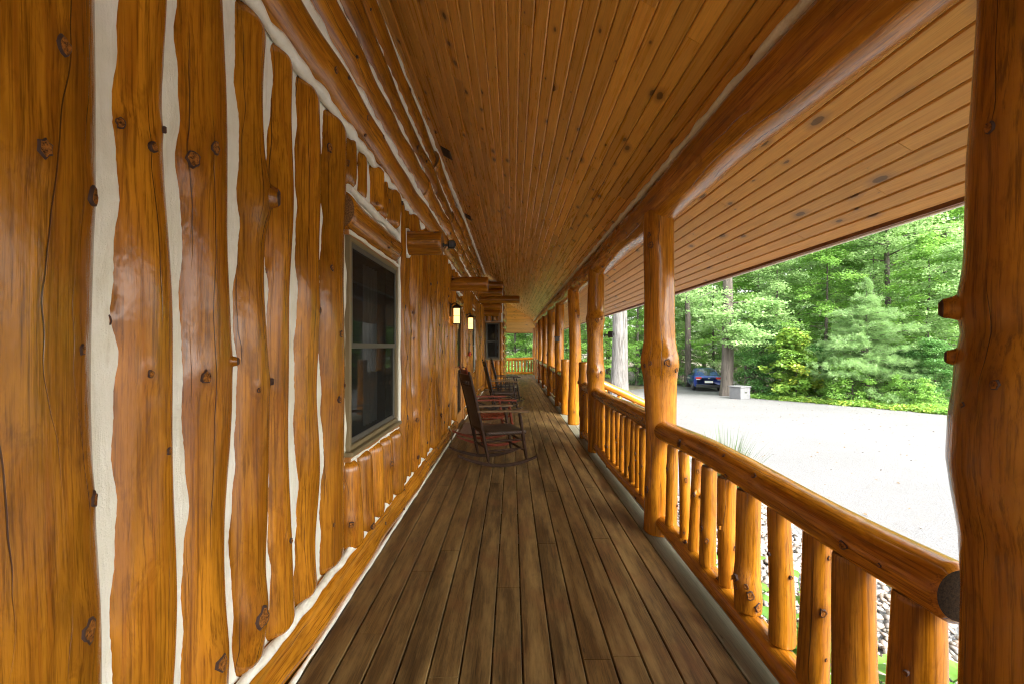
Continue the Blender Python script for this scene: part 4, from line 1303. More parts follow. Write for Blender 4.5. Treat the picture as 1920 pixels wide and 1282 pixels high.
SC = np.concatenate((np.repeat(pc, len(ico1V), 0), np.ones((N*len(ico1V), 1))), 1)
M['stone'] = stone_mat()
tag(link('river_stones', np_mesh('river_stones', SV, SF, M['stone'], True, attrs={'Col': SC})), 'bed of rounded pale river stones below the railing', 'stones', kind='stuff')

# ------------------------------------------------------------------ foliage
def leaf_mat(name, a, b, c3=None, trans=0.35, rough=0.5):
    t = NT(name)
    at = t.n('ShaderNodeAttribute', {'attribute_name': 'tone'}).outputs['Fac']
    rnd = t.rand()
    f = t.math('ADD', t.math('MULTIPLY', at, 0.75), t.math('MULTIPLY', rnd, 0.25))
    c = t.mix(f, a, b)
    if c3: c = t.mix(t.math('MULTIPLY', t.math('SUBTRACT', at, 0.6, clamp=True), 2.4), c, c3)
    p = t.n('ShaderNodeBsdfDiffuse', None, Color=c).outputs[0]
    gl = t.n('ShaderNodeBsdfGlossy', None, Color=(1, 1, 1, 1), Roughness=0.42).outputs[0]
    p = t.n('ShaderNodeMixShader', None, _0=0.05, _1=p, _2=gl).outputs[0]
    tr = t.n('ShaderNodeBsdfTranslucent', None, Color=t.mix(0.4, c, tuple(min(1, x*1.6) for x in b))).outputs[0]
    return t.out(t.n('ShaderNodeMixShader', None, _0=trans, _1=p, _2=tr).outputs[0])
M['leaf'] = leaf_mat('maple_leaf', (0.12, 0.26, 0.055), (0.29, 0.49, 0.095), trans=0.45)
M['leaf_pale'] = leaf_mat('pale_leaf', (0.18, 0.32, 0.12), (0.36, 0.51, 0.20), trans=0.45)
M['leaf_dark'] = leaf_mat('dark_leaf', (0.06, 0.17, 0.05), (0.14, 0.30, 0.07))
M['leaf_yellow'] = leaf_mat('yellowing_leaf', (0.12, 0.28, 0.05), (0.30, 0.44, 0.07), (0.58, 0.54, 0.07))
M['needle'] = leaf_mat('pine_needle', (0.14, 0.27, 0.095), (0.30, 0.45, 0.16), trans=0.35)
def bark_mat(name, a, b, zs=0.8):
    t = NT(name)
    oc = t.objc()
    n1 = t.noise(t.vmul(oc, (9, 9, zs)), 1, 6, 0.7, 0.8)
    n2 = t.noise(oc, 2.0, 4, 0.6)
    c = t.mix(t.ramp(n1, [(0.35, 0.0), (0.6, 1.0)]), a, b)
    c = t.mix(t.math('MULTIPLY', n2, 0.3), c, tuple(x*0.6 for x in a))
    return t.out(t.bsdf(Base_Color=c, Roughness=0.9, Normal=t.bump(n1, 1.0, 0.06)))
M['bark_grey'] = bark_mat('pale_oak_bark', (0.065, 0.058, 0.05), (0.22, 0.21, 0.195))
M['bark'] = bark_mat('brown_bark', (0.05, 0.04, 0.032), (0.15, 0.128, 0.105))

def leaves(C, Rd, per, size, g, flat=0.55, droop=0.25, tone_j=0.35):
    """leaf kites scattered in ellipsoid clumps. C (n,3) centres, Rd (n,3) radii"""
    n = len(C)
    N = n*per
    q = g.standard_normal((N, 3)); q /= np.linalg.norm(q, axis=1, keepdims=True)
    q *= g.random((N, 1))**0.45
    P = np.repeat(C, per, 0) + q*np.repeat(Rd, per, 0)
    az = g.uniform(0, 2*PI, N)
    d = np.stack((np.cos(az), np.sin(az), g.normal(-droop, 0.35, N)), -1); d /= np.linalg.norm(d, axis=1, keepdims=True)
    up = g.normal(0, flat, (N, 3)) + np.array([0, 0, 1.0])
    s = np.cross(d, up); s /= np.linalg.norm(s, axis=1, keepdims=True)
    nn = np.cross(s, d)
    L = size*g.uniform(0.65, 1.25, (N, 1))
    v0 = P; v2 = P + d*L
    mid = P + d*L*0.42
    v1 = mid - s*L*0.40 + nn*L*0.07; v3 = mid + s*L*0.40 + nn*L*0.07
    V = np.stack((v0, v1, v2, v3), 1).reshape(-1, 3)
    F = np.arange(N*4).reshape(-1, 4)
    tone = np.clip(np.repeat(g.random(n), per)*0.6 + g.random(N)*tone_j + q[:, 2]*0.05, 0, 1)
    return V, F, np.repeat(tone, 4)

def make_tree(seed, H, Rm, z0, nb, per, size, trunk_r, bark, leafm, env=None, lean=0.0, droop=0.3, clump=(0.75, 0.26), nclump=5, extra=None, tname='tree'):
    """returns (trunk mesh, crown mesh)"""
    g = np.random.default_rng(seed); rr = random.Random(seed)
    mb = MB()
    n = 14
    pts = []; 
    for i in range(n+1):
        t = i/n
        pts.append((lean*H*t + 0.12*math.sin(t*5 + seed)*t, 0.10*math.sin(t*4 + seed*2)*t, H*0.93*t))
    rad = [trunk_r*((1 - 0.86*(i/n)) + 0.38*math.exp(-i*1.7)) for i in range(n+1)]
    sub_p = []; sub_r = []
    mb.tube([(pts[0][0], pts[0][1], -0.5)] + [pts[0], tuple((pts[0][k]*0.75 + pts[1][k]*0.25) for k in range(3))] + pts[1:], [rad[0]*1.12, rad[0], rad[0]*0.72 + rad[1]*0.22] + rad[1:], 12)
    C = []
    for b in range(nb):
        f = (b + rr.random())/nb
        z = z0 + (H*0.97 - z0)*f
        az = b*2.4 + rr.uniform(-0.6, 0.6)
        e = env(f) if env else (0.35 + 1.3*math.sin(PI*min(1, (f*0.86 + 0.10)))**0.9)*0.62
        L = Rm*e*rr.uniform(0.75, 1.15)
        t = z/(H*0.93); ti = min(n-1, int(min(0.999, t)*n)); base = Vector(pts[ti])*(1-(t*n-ti)) + Vector(pts[ti+1])*(t*n-ti) if t < 1 else Vector(pts[-1])
        base.z = z
        rise = rr.uniform(0.05, 0.4)
        bp = []
        for k in range(5):
            s = k/4
            bp.append(base + Vector((math.cos(az)*L*s, math.sin(az)*L*s, L*(rise*s - droop*1.2*s*s))))
        mb.tube(bp, [max(0.012, trunk_r*0.22*(1-0.8*k/4)*(1 - 0.6*f)) for k in range(5)], 5, cap=False)
        for k in range(nclump):
            s = 0.30 + 0.72*(k + rr.random()*0.6)/nclump
            i0 = min(3, int(s*4)); p = bp[i0].lerp(bp[i0+1], min(1.2, s*4 - i0))
            w = 0.33*L*s
            C.append((p.x - math.sin(az)*rr.uniform(-w, w), p.y + math.cos(az)*rr.uniform(-w, w), p.z + rr.uniform(-0.2, 0.2)))
    if extra: C += extra
    C = np.array(C); m = len(C)
    Rd = np.stack((g.uniform(0.6, 1.15, m)*clump[0], g.uniform(0.6, 1.15, m)*clump[0], g.uniform(0.6, 1.3, m)*clump[1]), -1)
    V, F, tone = leaves(C, Rd, per, size, g)
    crown = np_mesh(tname + '_crown', V, F, M[leafm], False, attrs={'tone': tone})
    trunk = mb.mesh(tname + '_trunk', M[bark])
    return trunk, crown

kinds = {}
kinds['maple'] = make_tree(1, 11.5, 4.2, 1.3, 44, 95, 0.15, 0.16, 'bark', 'leaf', lambda f: 1.05 - 0.75*f**1.6)
kinds['maple2'] = make_tree(2, 10.5, 3.6, 0.9, 40, 95, 0.14, 0.14, 'bark', 'leaf_pale', lambda f: 1.0 - 0.7*f**1.5, droop=0.45)
kinds['tall'] = make_tree(3, 20.0, 5.2, 2.5, 58, 85, 0.19, 0.24, 'bark', 'leaf', lambda f: 0.85 + 0.25*math.sin(PI*f) - 0.6*f**3)
kinds['tall2'] = make_tree(4, 19.0, 4.8, 3.2, 52, 85, 0.19, 0.22, 'bark', 'leaf_pale', lambda f: 0.85 + 0.25*math.sin(PI*f) - 0.6*f**3)
kinds['dark'] = make_tree(5, 6.0, 2.6, 0.35, 34, 100, 0.13, 0.08, 'bark', 'leaf_dark', lambda f: 1.0 - 0.72*f**1.8)
kinds['bush'] = make_tree(6, 2.2, 1.25, 0.12, 20, 85, 0.10, 0.03, 'bark', 'leaf', lambda f: 1.0 - 0.6*f**2, clump=(0.36, 0.2), nclump=3)
kinds['yellow'] = make_tree(7, 3.7, 1.35, 0.35, 26, 80, 0.17, 0.04, 'bark', 'leaf_yellow', lambda f: 1.0 - 0.65*f**2, clump=(0.40, 0.20), nclump=4)

def tree(name, kind, x, y, s, label, group=None, rz=None, sz=1.0, cat='tree'):
    root = empty(name, (x, y, gz(x, y)), rz if rz is not None else (x*7.3 + y*3.1) % 6.28)
    root.scale = (s, s, s*sz)
    tag(root, label, cat, group)
    tr, cr = kinds[kind]
    link('trunk', tr, root); link('crown', cr, root)
    return root
def at(px, z): return ((px - 960)/850.0*z, z)
BACK = 'tall leafy tree in the dense woodland backdrop'
MID = 'leafy maple in the middle of the woodland edge'
FL = ['low branching tree right behind the yellow shrub', 'low branching tree rising between the yellow shrub and the pine', 'low branching tree directly behind the soft pine', 'low branching tree just right of the soft pine', 'low branching tree half hidden by the right edge post', 'low branching tree hidden behind the right edge post']
rng = random.Random(31)
for (px, z, kd, s) in ((1455, 27.0, 'maple2', 0.85), (1548, 25.6, 'maple', 0.80), (1640, 24.6, 'maple2', 0.9), (1738, 22.0, 'maple', 0.72), (1815, 20.0, 'maple2', 0.75)):
    x, y = at(px, z); tree('maple_tree', kd, x, y, s, FL.pop(0), 'front woodland trees')
for (px, z, kd, s) in ((1290, 41, 'maple', 1.0), (1338, 37.5, 'maple2', 1.0), (1395, 46, 'maple', 1.0), (1425, 33.5, 'maple', 1.0), (1500, 31.5, 'maple2', 1.1), (1585, 30, 'maple', 1.1), (1680, 28, 'maple2', 1.1), (1770, 26.5, 'maple', 1.1), (1860, 24, 'maple2', 1.0),
                      (1010, 36, 'maple', 0.9), (1062, 38, 'maple2', 0.95), (1105, 35, 'maple', 0.9), (1195, 37, 'maple', 0.95), (1245, 39, 'maple2', 1.0), (965, 37, 'maple2', 1.0), (925, 35, 'maple', 0.95), (985, 43, 'maple', 1.1)):
    x, y = at(px, z); tree('maple_tree', kd, x, y, s, MID, 'middle woodland trees')
for (px, z, kd, s) in ((900, 50, 'tall', 1), (960, 52, 'tall2', 1), (1020, 49, 'tall', 1.05), (1080, 47, 'tall2', 1), (1140, 50, 'tall', 1), (1200, 48, 'tall2', 1.05), (1260, 50, 'tall', 1.0), (1320, 52, 'tall2', 1.1), (1380, 56, 'tall', 1.1), (1430, 44, 'tall2', 1.0), (1490, 41, 'tall', 1.0), (1550, 40, 'tall2', 1.05), (1610, 38, 'tall', 1.0),
                      (1670, 36, 'tall2', 1.0), (1735, 35, 'tall', 1.05), (1800, 34, 'tall2', 1.0), (1870, 32, 'tall', 1.0), (1950, 30, 'tall2', 1.0), (1460, 58, 'tall', 1.2), (1560, 55, 'tall2', 1.2), (1660, 52, 'tall', 1.2), (1760, 48, 'tall2', 1.2), (1230, 64, 'tall', 1.2), (1110, 62, 'tall2', 1.2), (1000, 62, 'tall', 1.2)):
    x, y = at(px, z); tree('broadleaf_tree', kd, x, y, s, BACK, 'back woodland trees')
# dark shrubs at the wood's foot
for i, (px, z, s, lb) in enumerate(((1432, 26.0, 0.72, 'dark green shrub between the grey box and the yellow shrub'), (1535, 24.6, 0.5, 'dark green shrub right of the yellow shrub'), (1700, 20.6, 0.45, 'dark low shrub right of the soft pine'), (1752, 19.6, 0.5, 'dark low shrub beside the right edge post'),
                                    (1245, 36, 0.6, 'dark shrub left of the blue car'), (1215, 37.5, 0.6, 'dark shrub behind the thick pale trunk'))):
    x, y = at(px, z); tree('shrub', 'dark', x, y, s, lb, cat='shrub')
for i, (px, z, s, lb) in enumerate(((1597, 21.2, 0.9, 'bright green bush at the left foot of the soft pine'), (1680, 19.9, 0.6, 'small bright bush at the gravel edge right of the pine'), (1735, 18.8, 0.55, 'small bright bush at the gravel edge nearest the right post'), (1560, 22.3, 0.6, 'small bright bush between yellow shrub and pine'))):
    x, y = at(px, z); tree('bush', 'bush', x, y, s, lb, cat='bush')
x, y = at(1492, 23.6); tree('yellow_shrub', 'yellow', x, y, 1.0, 'yellow leaved shrub standing at the edge of the gravel', cat='shrub')

# soft white pine
g = np.random.default_rng(77); rr = random.Random(77)
mb = MB(); Hp = 5.6
mb.tube([(0, 0, -0.4), (0, 0, 0), (0.05, 0, 2), (0, 0.04, 4), (0, 0, Hp)], [0.12, 0.10, 0.08, 0.045, 0.01], 9)
C = []
for w in range(17):
    f = w/16; z = 0.95 + (Hp - 1.05)*f
    L = 2.35*(1 - f)**0.8 + 0.15
    for b in range(7 if f < 0.8 else 5):
        az = 2*PI*b/7 + w*0.7 + rr.uniform(-.25, .25); l = L*rr.choice((0.5, 0.75, 0.95, 1.05, 1.3)); dz = rr.uniform(-0.22, 0.22); up_ = rr.uniform(-0.05, 0.38)
        bp = [Vector((math.cos(az)*l*s, math.sin(az)*l*s, z + dz + l*(up_*s - 0.10*s*s) - 0.12*s*(1-f))) for s in (0, 0.33, 0.66, 1.0)]
        mb.tube(bp, [0.022, 0.016, 0.010, 0.004], 4, cap=False)
        k = max(4, int(l*9))
        for j in range(k):
            s = 0.22 + 0.8*j/k; i0 = min(2, int(s*3)); p = bp[i0].lerp(bp[i0+1], s*3 - i0)
            wd = 0.32*l*(1 - abs(s - 0.6))
            for q in range(3):
                C.append((p.x - math.sin(az)*rr.uniform(-wd, wd)*0.9, p.y + math.cos(az)*rr.uniform(-wd, wd)*0.9, p.z + rr.uniform(-.10, .16), math.cos(az), math.sin(az)))
C = np.array(C); per = 26; n = len(C); N = n*per
base = np.repeat(C[:, :3], per, 0) + g.normal(0, 0.035, (N, 3))
d = np.stack((np.repeat(C[:, 3], per)*0.7, np.repeat(C[:, 4], per)*0.7, np.full(N, 0.25)), -1) + g.normal(0, 0.6, (N, 3)); d /= np.linalg.norm(d, axis=1, keepdims=True)
sd = np.cross(d, g.normal(0, 1, (N, 3))); sd /= np.linalg.norm(sd, axis=1, keepdims=True)
Ln = 0.16*g.uniform(0.7, 1.2, (N, 1))
V = np.stack((base - sd*0.006, base + sd*0.006, base + d*Ln), 1).reshape(-1, 3)
pine = empty('pine_tree', (*at(1625, 21.3), gz(0, 21.3)))
tag(pine, 'soft bluish green pine at the edge of the gravel yard', 'tree')
mb.build('trunk', M['bark'], pine)
link('crown', np_mesh('pine_crown', V, np.arange(N*3).reshape(-1, 3), M['needle'], False, attrs={'tone': np.repeat(np.clip(np.repeat(g.random(n), per)*0.7 + g.random(N)*0.3, 0, 1), 3)}), pine)

# big trunks in the yard
def big_tree(px, z, r, H, seed, bark, label, lean=0.0, extra=None, z0=8.5, Rm=5.0, wood_w=18):
    g = np.random.default_rng(seed); rr = random.Random(seed)
    x, y = at(px, z)
    root = empty('broadleaf_tree', (x, y, gz(x, y)))
    tag(root, label, 'tree')
    seg = 28; n = 40; V = []
    for i in range(n+1):
        t = i/n; zz_ = -0.3 + (H*0.8)*t
        for k in range(seg):
            a = 2*PI*k/seg
            rad = r*(1 - 0.5*t)*(1 + 0.2*math.exp(-max(0, zz_)/0.45)*(1 + 0.5*math.sin(a*5 + seed))) * (1 + 0.025*math.sin(a*9 + zz_*0.7) + 0.018*math.sin(a*17 + seed - zz_*0.4))
            V.append((math.cos(a)*rad + lean*max(0, zz_) + 0.05*math.sin(zz_*0.5), math.sin(a)*rad, zz_))
    F = [(i*seg+k, i*seg+(k+1) % seg, (i+1)*seg+(k+1) % seg, (i+1)*seg+k) for i in range(n) for k in range(seg)]
    mb = MB(); mb.add(V, F, 0, True)
    C = []
    for b in range(30):
        z_ = z0 + (H - z0)*b/30; az = b*2.4; L = Rm*rr.uniform(0.6, 1.1)
        bp = [Vector((math.cos(az)*L*s + lean*z_, math.sin(az)*L*s, z_ + L*(0.3*s - 0.15*s*s))) for s in (0, .33, .66, 1)]
        mb.tube(bp, [r*0.25, r*0.18, r*0.1, 0.02], 6, cap=False)
        for k in range(5):
            s = 0.3 + 0.7*k/4; C.append((math.cos(az)*L*s + lean*z_ + rr.uniform(-1, 1), math.sin(az)*L*s + rr.uniform(-1, 1), z_ + L*0.2*s))
    if extra:
        for (ex, ey, ez, nn_, w) in extra:
            mb.tube([(lean*ez, 0, ez + 0.3), (ex*0.5, ey*0.5, ez + 0.35), (ex, ey, ez - 0.1)], [0.05, 0.035, 0.012], 5, cap=False)
            for k in range(nn_):
                C.append((ex*rr.uniform(0.5, 1.2) + rr.uniform(-w, w), ey*rr.uniform(0.5, 1.2) + rr.uniform(-w, w), ez + rr.uniform(-0.5, 0.5)))
    C = np.array(C); m = len(C)
    Vl, Fl, tone = leaves(C, np.stack((g.uniform(.5, .9, m), g.uniform(.5, .9, m), g.uniform(.15, .3, m)), -1), 80, 0.16, g)
    mb.build('trunk', M[bark], root)
    link('crown', np_mesh('crown', Vl, Fl, M['leaf_pale'], False, attrs={'tone': tone}), root)
    return root
big_tree(1161, 27.0, 0.50, 20, 3, 'bark_grey', 'tree with a thick straight pale grey trunk near the porch')
big_tree(1362, 26.3, 0.34, 18, 8, 'bark', 'tree with a bare brown trunk standing in front of the blue car', 0.012, extra=[(-1.2, -1.5, 4.3, 16, 0.8), (1.4, -1.2, 5.0, 16, 0.8), (-0.3, -2.0, 3.4, 14, 0.9), (1.0, -1.6, 3.7, 10, 0.7), (-2.0, -0.8, 5.6, 12, 0.8)])
big_tree(1289, 35.0, 0.25, 16, 13, 'bark', 'tree with a slimmer grey trunk left of the blue car')
big_tree(1275, 47.0, 0.35, 20, 17, 'bark', 'dark trunked tree deeper in the wood behind the swollen post')
big_tree(1664, 24.0, 0.16, 15, 19, 'bark', 'slender trunked tree rising behind the soft pine', z0=7.0, Rm=3.2)

# yellow-green ground cover along the wood's edge
g = np.random.default_rng(5)
ex = [a for a, b in edge]; exx = [b for a, b in edge]
n = 1500
yy = g.uniform(9, 26, n); xx = np.interp(yy, ex, exx) + g.exponential(0.7, n) - 0.15
kp_ = np.sin(yy*1.9) + np.sin(yy*4.3 + xx*1.7) + g.normal(0, 0.7, n) > -0.5
xx, yy = xx[kp_], yy[kp_]; n = len(xx)
C = np.stack((xx, yy, -0.634 - 0.029*yy + 0.04 + (0.05 + 0.22*(xx - np.interp(yy, ex, exx)).clip(0, 1.5))*g.random(n)), -1)
near_y = (np.abs(yy - 20.5) < 3.0) & (xx - np.interp(yy, ex, exx) < 0.7)
for nm, msk, mt, lb in (('ground_cover', near_y, 'leaf_yellow', 'yellow green ground cover along the gravel edge before the pine'), ('undergrowth', ~near_y, 'leaf', 'low green undergrowth along the foot of the wood')):
    c = C[msk]; m = len(c)
    V, F, tone = leaves(c, np.stack((g.uniform(.12, .34, m), g.uniform(.12, .34, m), g.uniform(.05, .2, m)), -1), 40, 0.10, g)
    tag(link(nm, np_mesh(nm, V, F, M[mt], False, attrs={'tone': tone})), lb, 'ground cover', kind='stuff')
# fallen leaves and twigs on the gravel
n = 1500
yy = g.uniform(3.0, 30, n); xr = np.interp(yy, ex, exx); xl = np.where(yy > 27, 6.0, 3.9)
xx = xl + (xr - xl)*g.random(n)
C = np.stack((xx, yy, -0.634 - 0.029*yy + 0.012), -1)
V, F, tone = leaves(C, np.full((n, 3), 0.004), 1, 0.05, g, 0.18, 0.0)
M['litter'] = leaf_mat('fallen_leaf', (0.10, 0.065, 0.03), (0.22, 0.13, 0.05), trans=0.05)
tag(link('fallen_leaves', np_mesh('fallen_leaves', V, F, M['litter'], False, attrs={'tone': tone})), 'scattered dry leaves and twigs on the pale gravel', 'leaves', kind='stuff')

# leafy plants beyond the near railing
def leafy_plant(x, y, h, n, size, seed, label):
    g = np.random.default_rng(seed); rr = random.Random(seed)
    root = empty('leafy_plant', (x, y, gz(x, y)))
    tag(root, label, 'plant')
    mb = MB()
    lv = MB()
    for k in range(n):
        az = rr.uniform(0, 6.28); sp = rr.uniform(0.08, 0.34); hh = h*rr.uniform(0.55, 1.1)
        pts = [Vector((math.cos(az)*sp*t*t, math.sin(az)*sp*t*t, hh*t)) for t in (0, .35, .7, 1)]
        mb.tube(pts, [0.006, 0.005, 0.004, 0.003], 5, cap=False)
        for j in range(9):
            t = 0.25 + 0.75*j/8; i0 = min(2, int(t*3)); p = pts[i0].lerp(pts[i0+1], t*3 - i0)
            a2 = az + j*2.4; L = size*rr.uniform(0.7, 1.2)
            d = Vector((math.cos(a2), math.sin(a2), rr.uniform(-0.2, 0.45))).normalized(); s = d.cross(Vector((0, 0, 1))).normalized(); u = s.cross(d)
            pr = [(0, 0.02, 0), (0.25, 0.30, 0.03), (0.5, 0.36, 0.02), (0.78, 0.2, -0.05), (1.0, 0.01, -0.14)]
            V = []
            for (a, w, zz_) in pr:
                c = p + d*a*L + u*zz_*L
                V += [c - s*w*L + u*0.06*L*(w > 0.05), c, c + s*w*L + u*0.06*L*(w > 0.05)]
            lv.add(V, [(3*i+q, 3*i+q+1, 3*i+q+4, 3*i+q+3) for i in range(4) for q in (0, 1)], 0, True)
    mb.build('stems', M['leaf_dark'], root)
    me = np_mesh('leaves', lv.v, lv.f, M['leaf_plant'], True, attrs={'tone': np.repeat(g.random(len(lv.v)//15), 15)})
    link('leaves', me, root)
M['leaf_plant'] = leaf_mat('bright_plant_leaf', (0.09, 0.22, 0.03), (0.20, 0.38, 0.06))
leafy_plant(1.85, 2.80, 0.62, 13, 0.13, 1, 'bright green leafy plant right behind the middle balusters')
leafy_plant(2.05, 2.35, 0.58, 12, 0.13, 2, 'bright green leafy plant behind the two nearest balusters')
leafy_plant(1.75, 3.6, 0.50, 10, 0.11, 3, 'green leafy plant farther along behind the near railing')
# ornamental grass
root = empty('grass_clump', (2.46, 5.25, gz(0, 5.25))); tag(root, 'tuft of tall ornamental grass rising above the near handrail', 'grass')
rr = random.Random(3); mb = MB()
for k in range(420):
    az = rr.uniform(0, 6.28); L = rr.uniform(0.9, 1.45); sp = rr.uniform(0.08, 0.5); w = 0.011
    s = Vector((-math.sin(az), math.cos(az), 0)); V = []
    for t in (0, .3, .6, .85, 1):
        c = Vector((math.cos(az)*(0.06 + sp*t*t), math.sin(az)*(0.06 + sp*t*t), L*(t - 0.25*t*t*sp*1.6)))
        V += [c - s*w*(1.02-t), c + s*w*(1.02-t)]
    mb.add(V, [(2*i, 2*i+1, 2*i+3, 2*i+2) for i in range(4)])
M['grass'] = leaf_mat('grass_blade', (0.04, 0.10, 0.02), (0.11, 0.19, 0.05))
me = np_mesh('blades', mb.v, mb.f, M['grass'], False, attrs={'tone': np.repeat(np.random.default_rng(2).random(420), 10)})
link('blades', me, root)

# ------------------------------------------------------------------ blue car
M['paint'] = plain('blue_car_paint', (0.018, 0.045, 0.26), 0.25, 0.3, Coat_Weight=0.8)
M['car_glass'] = plain('car_glass', (0.02, 0.03, 0.035), 0.05)
M['car_black'] = plain('car_black_trim', (0.02, 0.02, 0.022), 0.5)
M['tail'] = plain('tail_light_red', (0.45, 0.02, 0.02), 0.2)
M['chrome'] = plain('chrome', (0.7, 0.7, 0.7), 0.2, 1.0)
M['plate'] = plain('number_plate', (0.62, 0.64, 0.66), 0.5)
M['tyre'] = plain('tyre_rubber', (0.02, 0.02, 0.02), 0.8)
cx, cy = at(1329, 29.6)
car = empty('blue_car', (cx, cy, gz(cx, cy) + 0.006), R(-14))
tag(car, 'dark blue sedan seen from behind, parked past the brown trunk', 'car')
# stations along local y (0 = rear face, + forward): y, half width, sill z, belt z, roof z, roof half width
S = [(0.0, 0.74, 0.42, 0.86, 0.88, 0.70), (0.06, 0.84, 0.28, 0.94, 0.98, 0.76), (0.35, 0.90, 0.24, 0.98, 1.03, 0.74), (0.75, 0.91, 0.22, 0.98, 1.20, 0.66), (1.30, 0.91, 0.21, 0.97, 1.42, 0.58), (2.0, 0.91, 0.20, 0.96, 1.46, 0.59), (2.7, 0.91, 0.20, 0.94, 1.38, 0.58), (3.4, 0.90, 0.20, 0.92, 0.98, 0.70), (4.2, 0.86, 0.22, 0.80, 0.84, 0.66), (4.6, 0.70, 0.34, 0.62, 0.66, 0.55)]
rings = []
for (y, hw, sl, bl_, rf_, rw) in S:
    half = [(0.0, sl), (hw*0.86, sl), (hw*0.97, sl + 0.12), (hw, (sl + bl_)/2 + 0.08), (hw*0.95, bl_), (rw, rf_ - 0.03), (rw*0.72, rf_), (0, rf_ + 0.012)]
    rings.append([(x, y, z) for x, z in half] + [(-x, y, z) for x, z in half[-2:0:-1]])
m = len(rings[0]); mb = MB()
mb.add([p for r_ in rings for p in r_], [(i*m+k, i*m+(k+1) % m, (i+1)*m+(k+1) % m, (i+1)*m+k)[::-1] for i in range(len(S)-1) for k in range(m)] + [tuple(range(m))[::-1], tuple((len(S)-1)*m + k for k in range(m))], 0, True)
mb.build('body', M['paint'], car)
def rp(i, k, off=0.006):
    p = Vector(rings[i][k]); c = Vector((0, p.y, 0.7)); d = (p - c).normalized(); return p + d*off
mb = MB()
V = [rp(2, 5, .012) + Vector((-.04, .05, 0)), rp(2, 7, .012), rp(2, 9, .012) + Vector((.04, .05, 0)), rp(3, 9, .012) + Vector((.05, 0, 0)), rp(3, 7, .014), rp(3, 5, .012) + Vector((-.05, 0, 0)), rp(4, 9, .014) + Vector((.05, -.06, 0)), rp(4, 7, .014) + Vector((0, -.06, 0)), rp(4, 5, .014) + Vector((-.05, -.06, 0))]
mb.add(V, [(0, 1, 4, 5), (1, 2, 3, 4), (5, 4, 7, 8), (4, 3, 6, 7)], 0, True); mb.build('rear_window', M['car_glass'], car)
for s in (1, -1):
    mb = MB(); V = []
    for i, (y, hw, sl, bl_, rf_, rw) in list(enumerate(S))[3:8]:
        a = Vector((s*(hw*0.95 + 0.004), y, bl_ + 0.02)); b = Vector((s*(rw + 0.010), y, rf_ - 0.06))
        V += [a, a.lerp(b, 0.9)]
    mb.add(V, [(2*i, 2*i+1, 2*i+3, 2*i+2) for i in range(4)], 0, True); mb.build('side_window', M['car_glass'], car)
    mb = MB(); mb.box((s*0.44 if s > 0 else -0.80, -0.012, 0.80), (0.80 if s > 0 else -0.44, 0.10, 0.93), 0, 0.02); mb.build('tail_light', M['tail'], car)
    mb = MB(); mb.box((s*0.52 if s > 0 else -0.76, -0.016, 0.755), (0.76 if s > 0 else -0.52, 0.05, 0.797), 0, 0.008); mb.build('reverse_light', M['plate'], car)
    mb = MB(); mb.tube([(s*0.55, -0.01, 0.30), (s*0.55, 0.10, 0.30)], 0.035, 12); mb.build('exhaust', M['chrome'], car)
    for yw in (0.85, 3.65):
        mb = MB(); mb.tube([(s*0.68, yw, 0.32), (s*0.71, yw, 0.32), (s*0.89, yw, 0.32), (s*0.915, yw, 0.32)], [0.27, 0.32, 0.32, 0.27], 24)
        w_ = mb.build('wheel', M['tyre'], car)
        mb = MB(); mb.tube([(s*0.90, yw, 0.32), (s*0.922, yw, 0.32)], 0.21, 20); mb.build('rim', M['chrome'], w_)
mb = MB(); mb.box((-0.78, -0.03, 0.27), (0.78, 0.06, 0.46), 0, 0.03); mb.build('rear_bumper', M['car_black'], car)
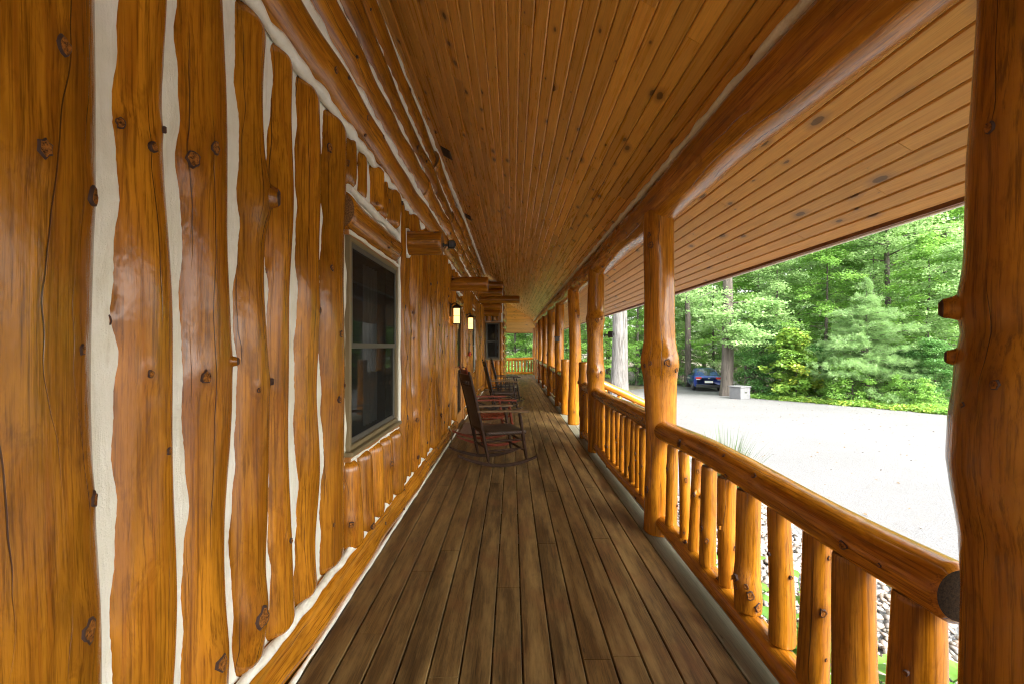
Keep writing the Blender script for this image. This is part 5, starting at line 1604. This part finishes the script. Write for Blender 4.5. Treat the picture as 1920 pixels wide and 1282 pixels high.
mb = MB(); mb.box((-0.25, -0.045, 0.56), (0.25, -0.004, 0.70), 0, 0.006); mb.build('number_plate', M['plate'], car)
mb = MB(); mb.tube([(0.0, -0.02, 0.86), (0, -0.008, 0.86)], 0.05, 14); mb.build('badge', M['chrome'], car)

# grey box and brown board behind it
M['grey'] = plain('grey_metal_box', (0.15, 0.152, 0.155), 0.6, 0, 6, 0.25)
x, y = at(1387, 24.2)
gb = empty('grey_cabinet', (x, y, gz(x, y)), R(24)); tag(gb, 'pale grey utility cabinet at the edge of the gravel', 'cabinet')
mb = MB(); mb.box((-0.36, -0.36, 0.0), (0.36, 0.36, 0.62), 0, 0.02); mb.build('cabinet_body', M['grey'], gb)
mb = MB(); mb.box((-0.40, -0.40, 0.622), (0.40, 0.40, 0.69), 0, 0.02); mb.build('lid', M['grey'], gb)
mb = MB(); mb.box((-0.05, -0.385, 0.34), (0.05, -0.362, 0.40), 0, 0.006); mb.build('latch', M['chrome'], gb)
x, y = at(1406, 26.0)
wb = empty('wooden_notice_board', (x, y, gz(x, y)), R(20)); tag(wb, 'weathered brown board on posts behind the grey cabinet', 'board')
for s in (-0.32, 0.32):
    mb = MB(); mb.box((s-0.05, -0.05, -0.1), (s+0.05, 0.05, 1.75), 0, 0.01); mb.build('post', M['bark'], wb)
for k in range(5):
    mb = MB(); mb.box((-0.42, -0.08, 0.85 + 0.17*k), (0.42, -0.052, 1.01 + 0.17*k), 0, 0.006); mb.build('plank', M['bark'], wb)
# firewood beside the pale trunk
x, y = at(1139, 27.5); rr = random.Random(9)
fw = empty('firewood_stack', (x, y, gz(x, y))); tag(fw, 'small stack of split firewood left of the pale grey trunk', 'firewood')
for r_ in range(5):
    for k in range(4 - (r_ > 3)):
        mb = MB(); mb.tube([(-0.25 + 0.17*k + 0.08*(r_ % 2), -0.2, 0.09 + 0.155*r_), (-0.25 + 0.17*k + 0.08*(r_ % 2), 0.25, 0.09 + 0.155*r_)], 0.08*rr.uniform(0.85, 1.0), 7, smooth=False, capm=1)
        o = mb.build('firewood_log', [M['bark'], M['log_end']], fw)
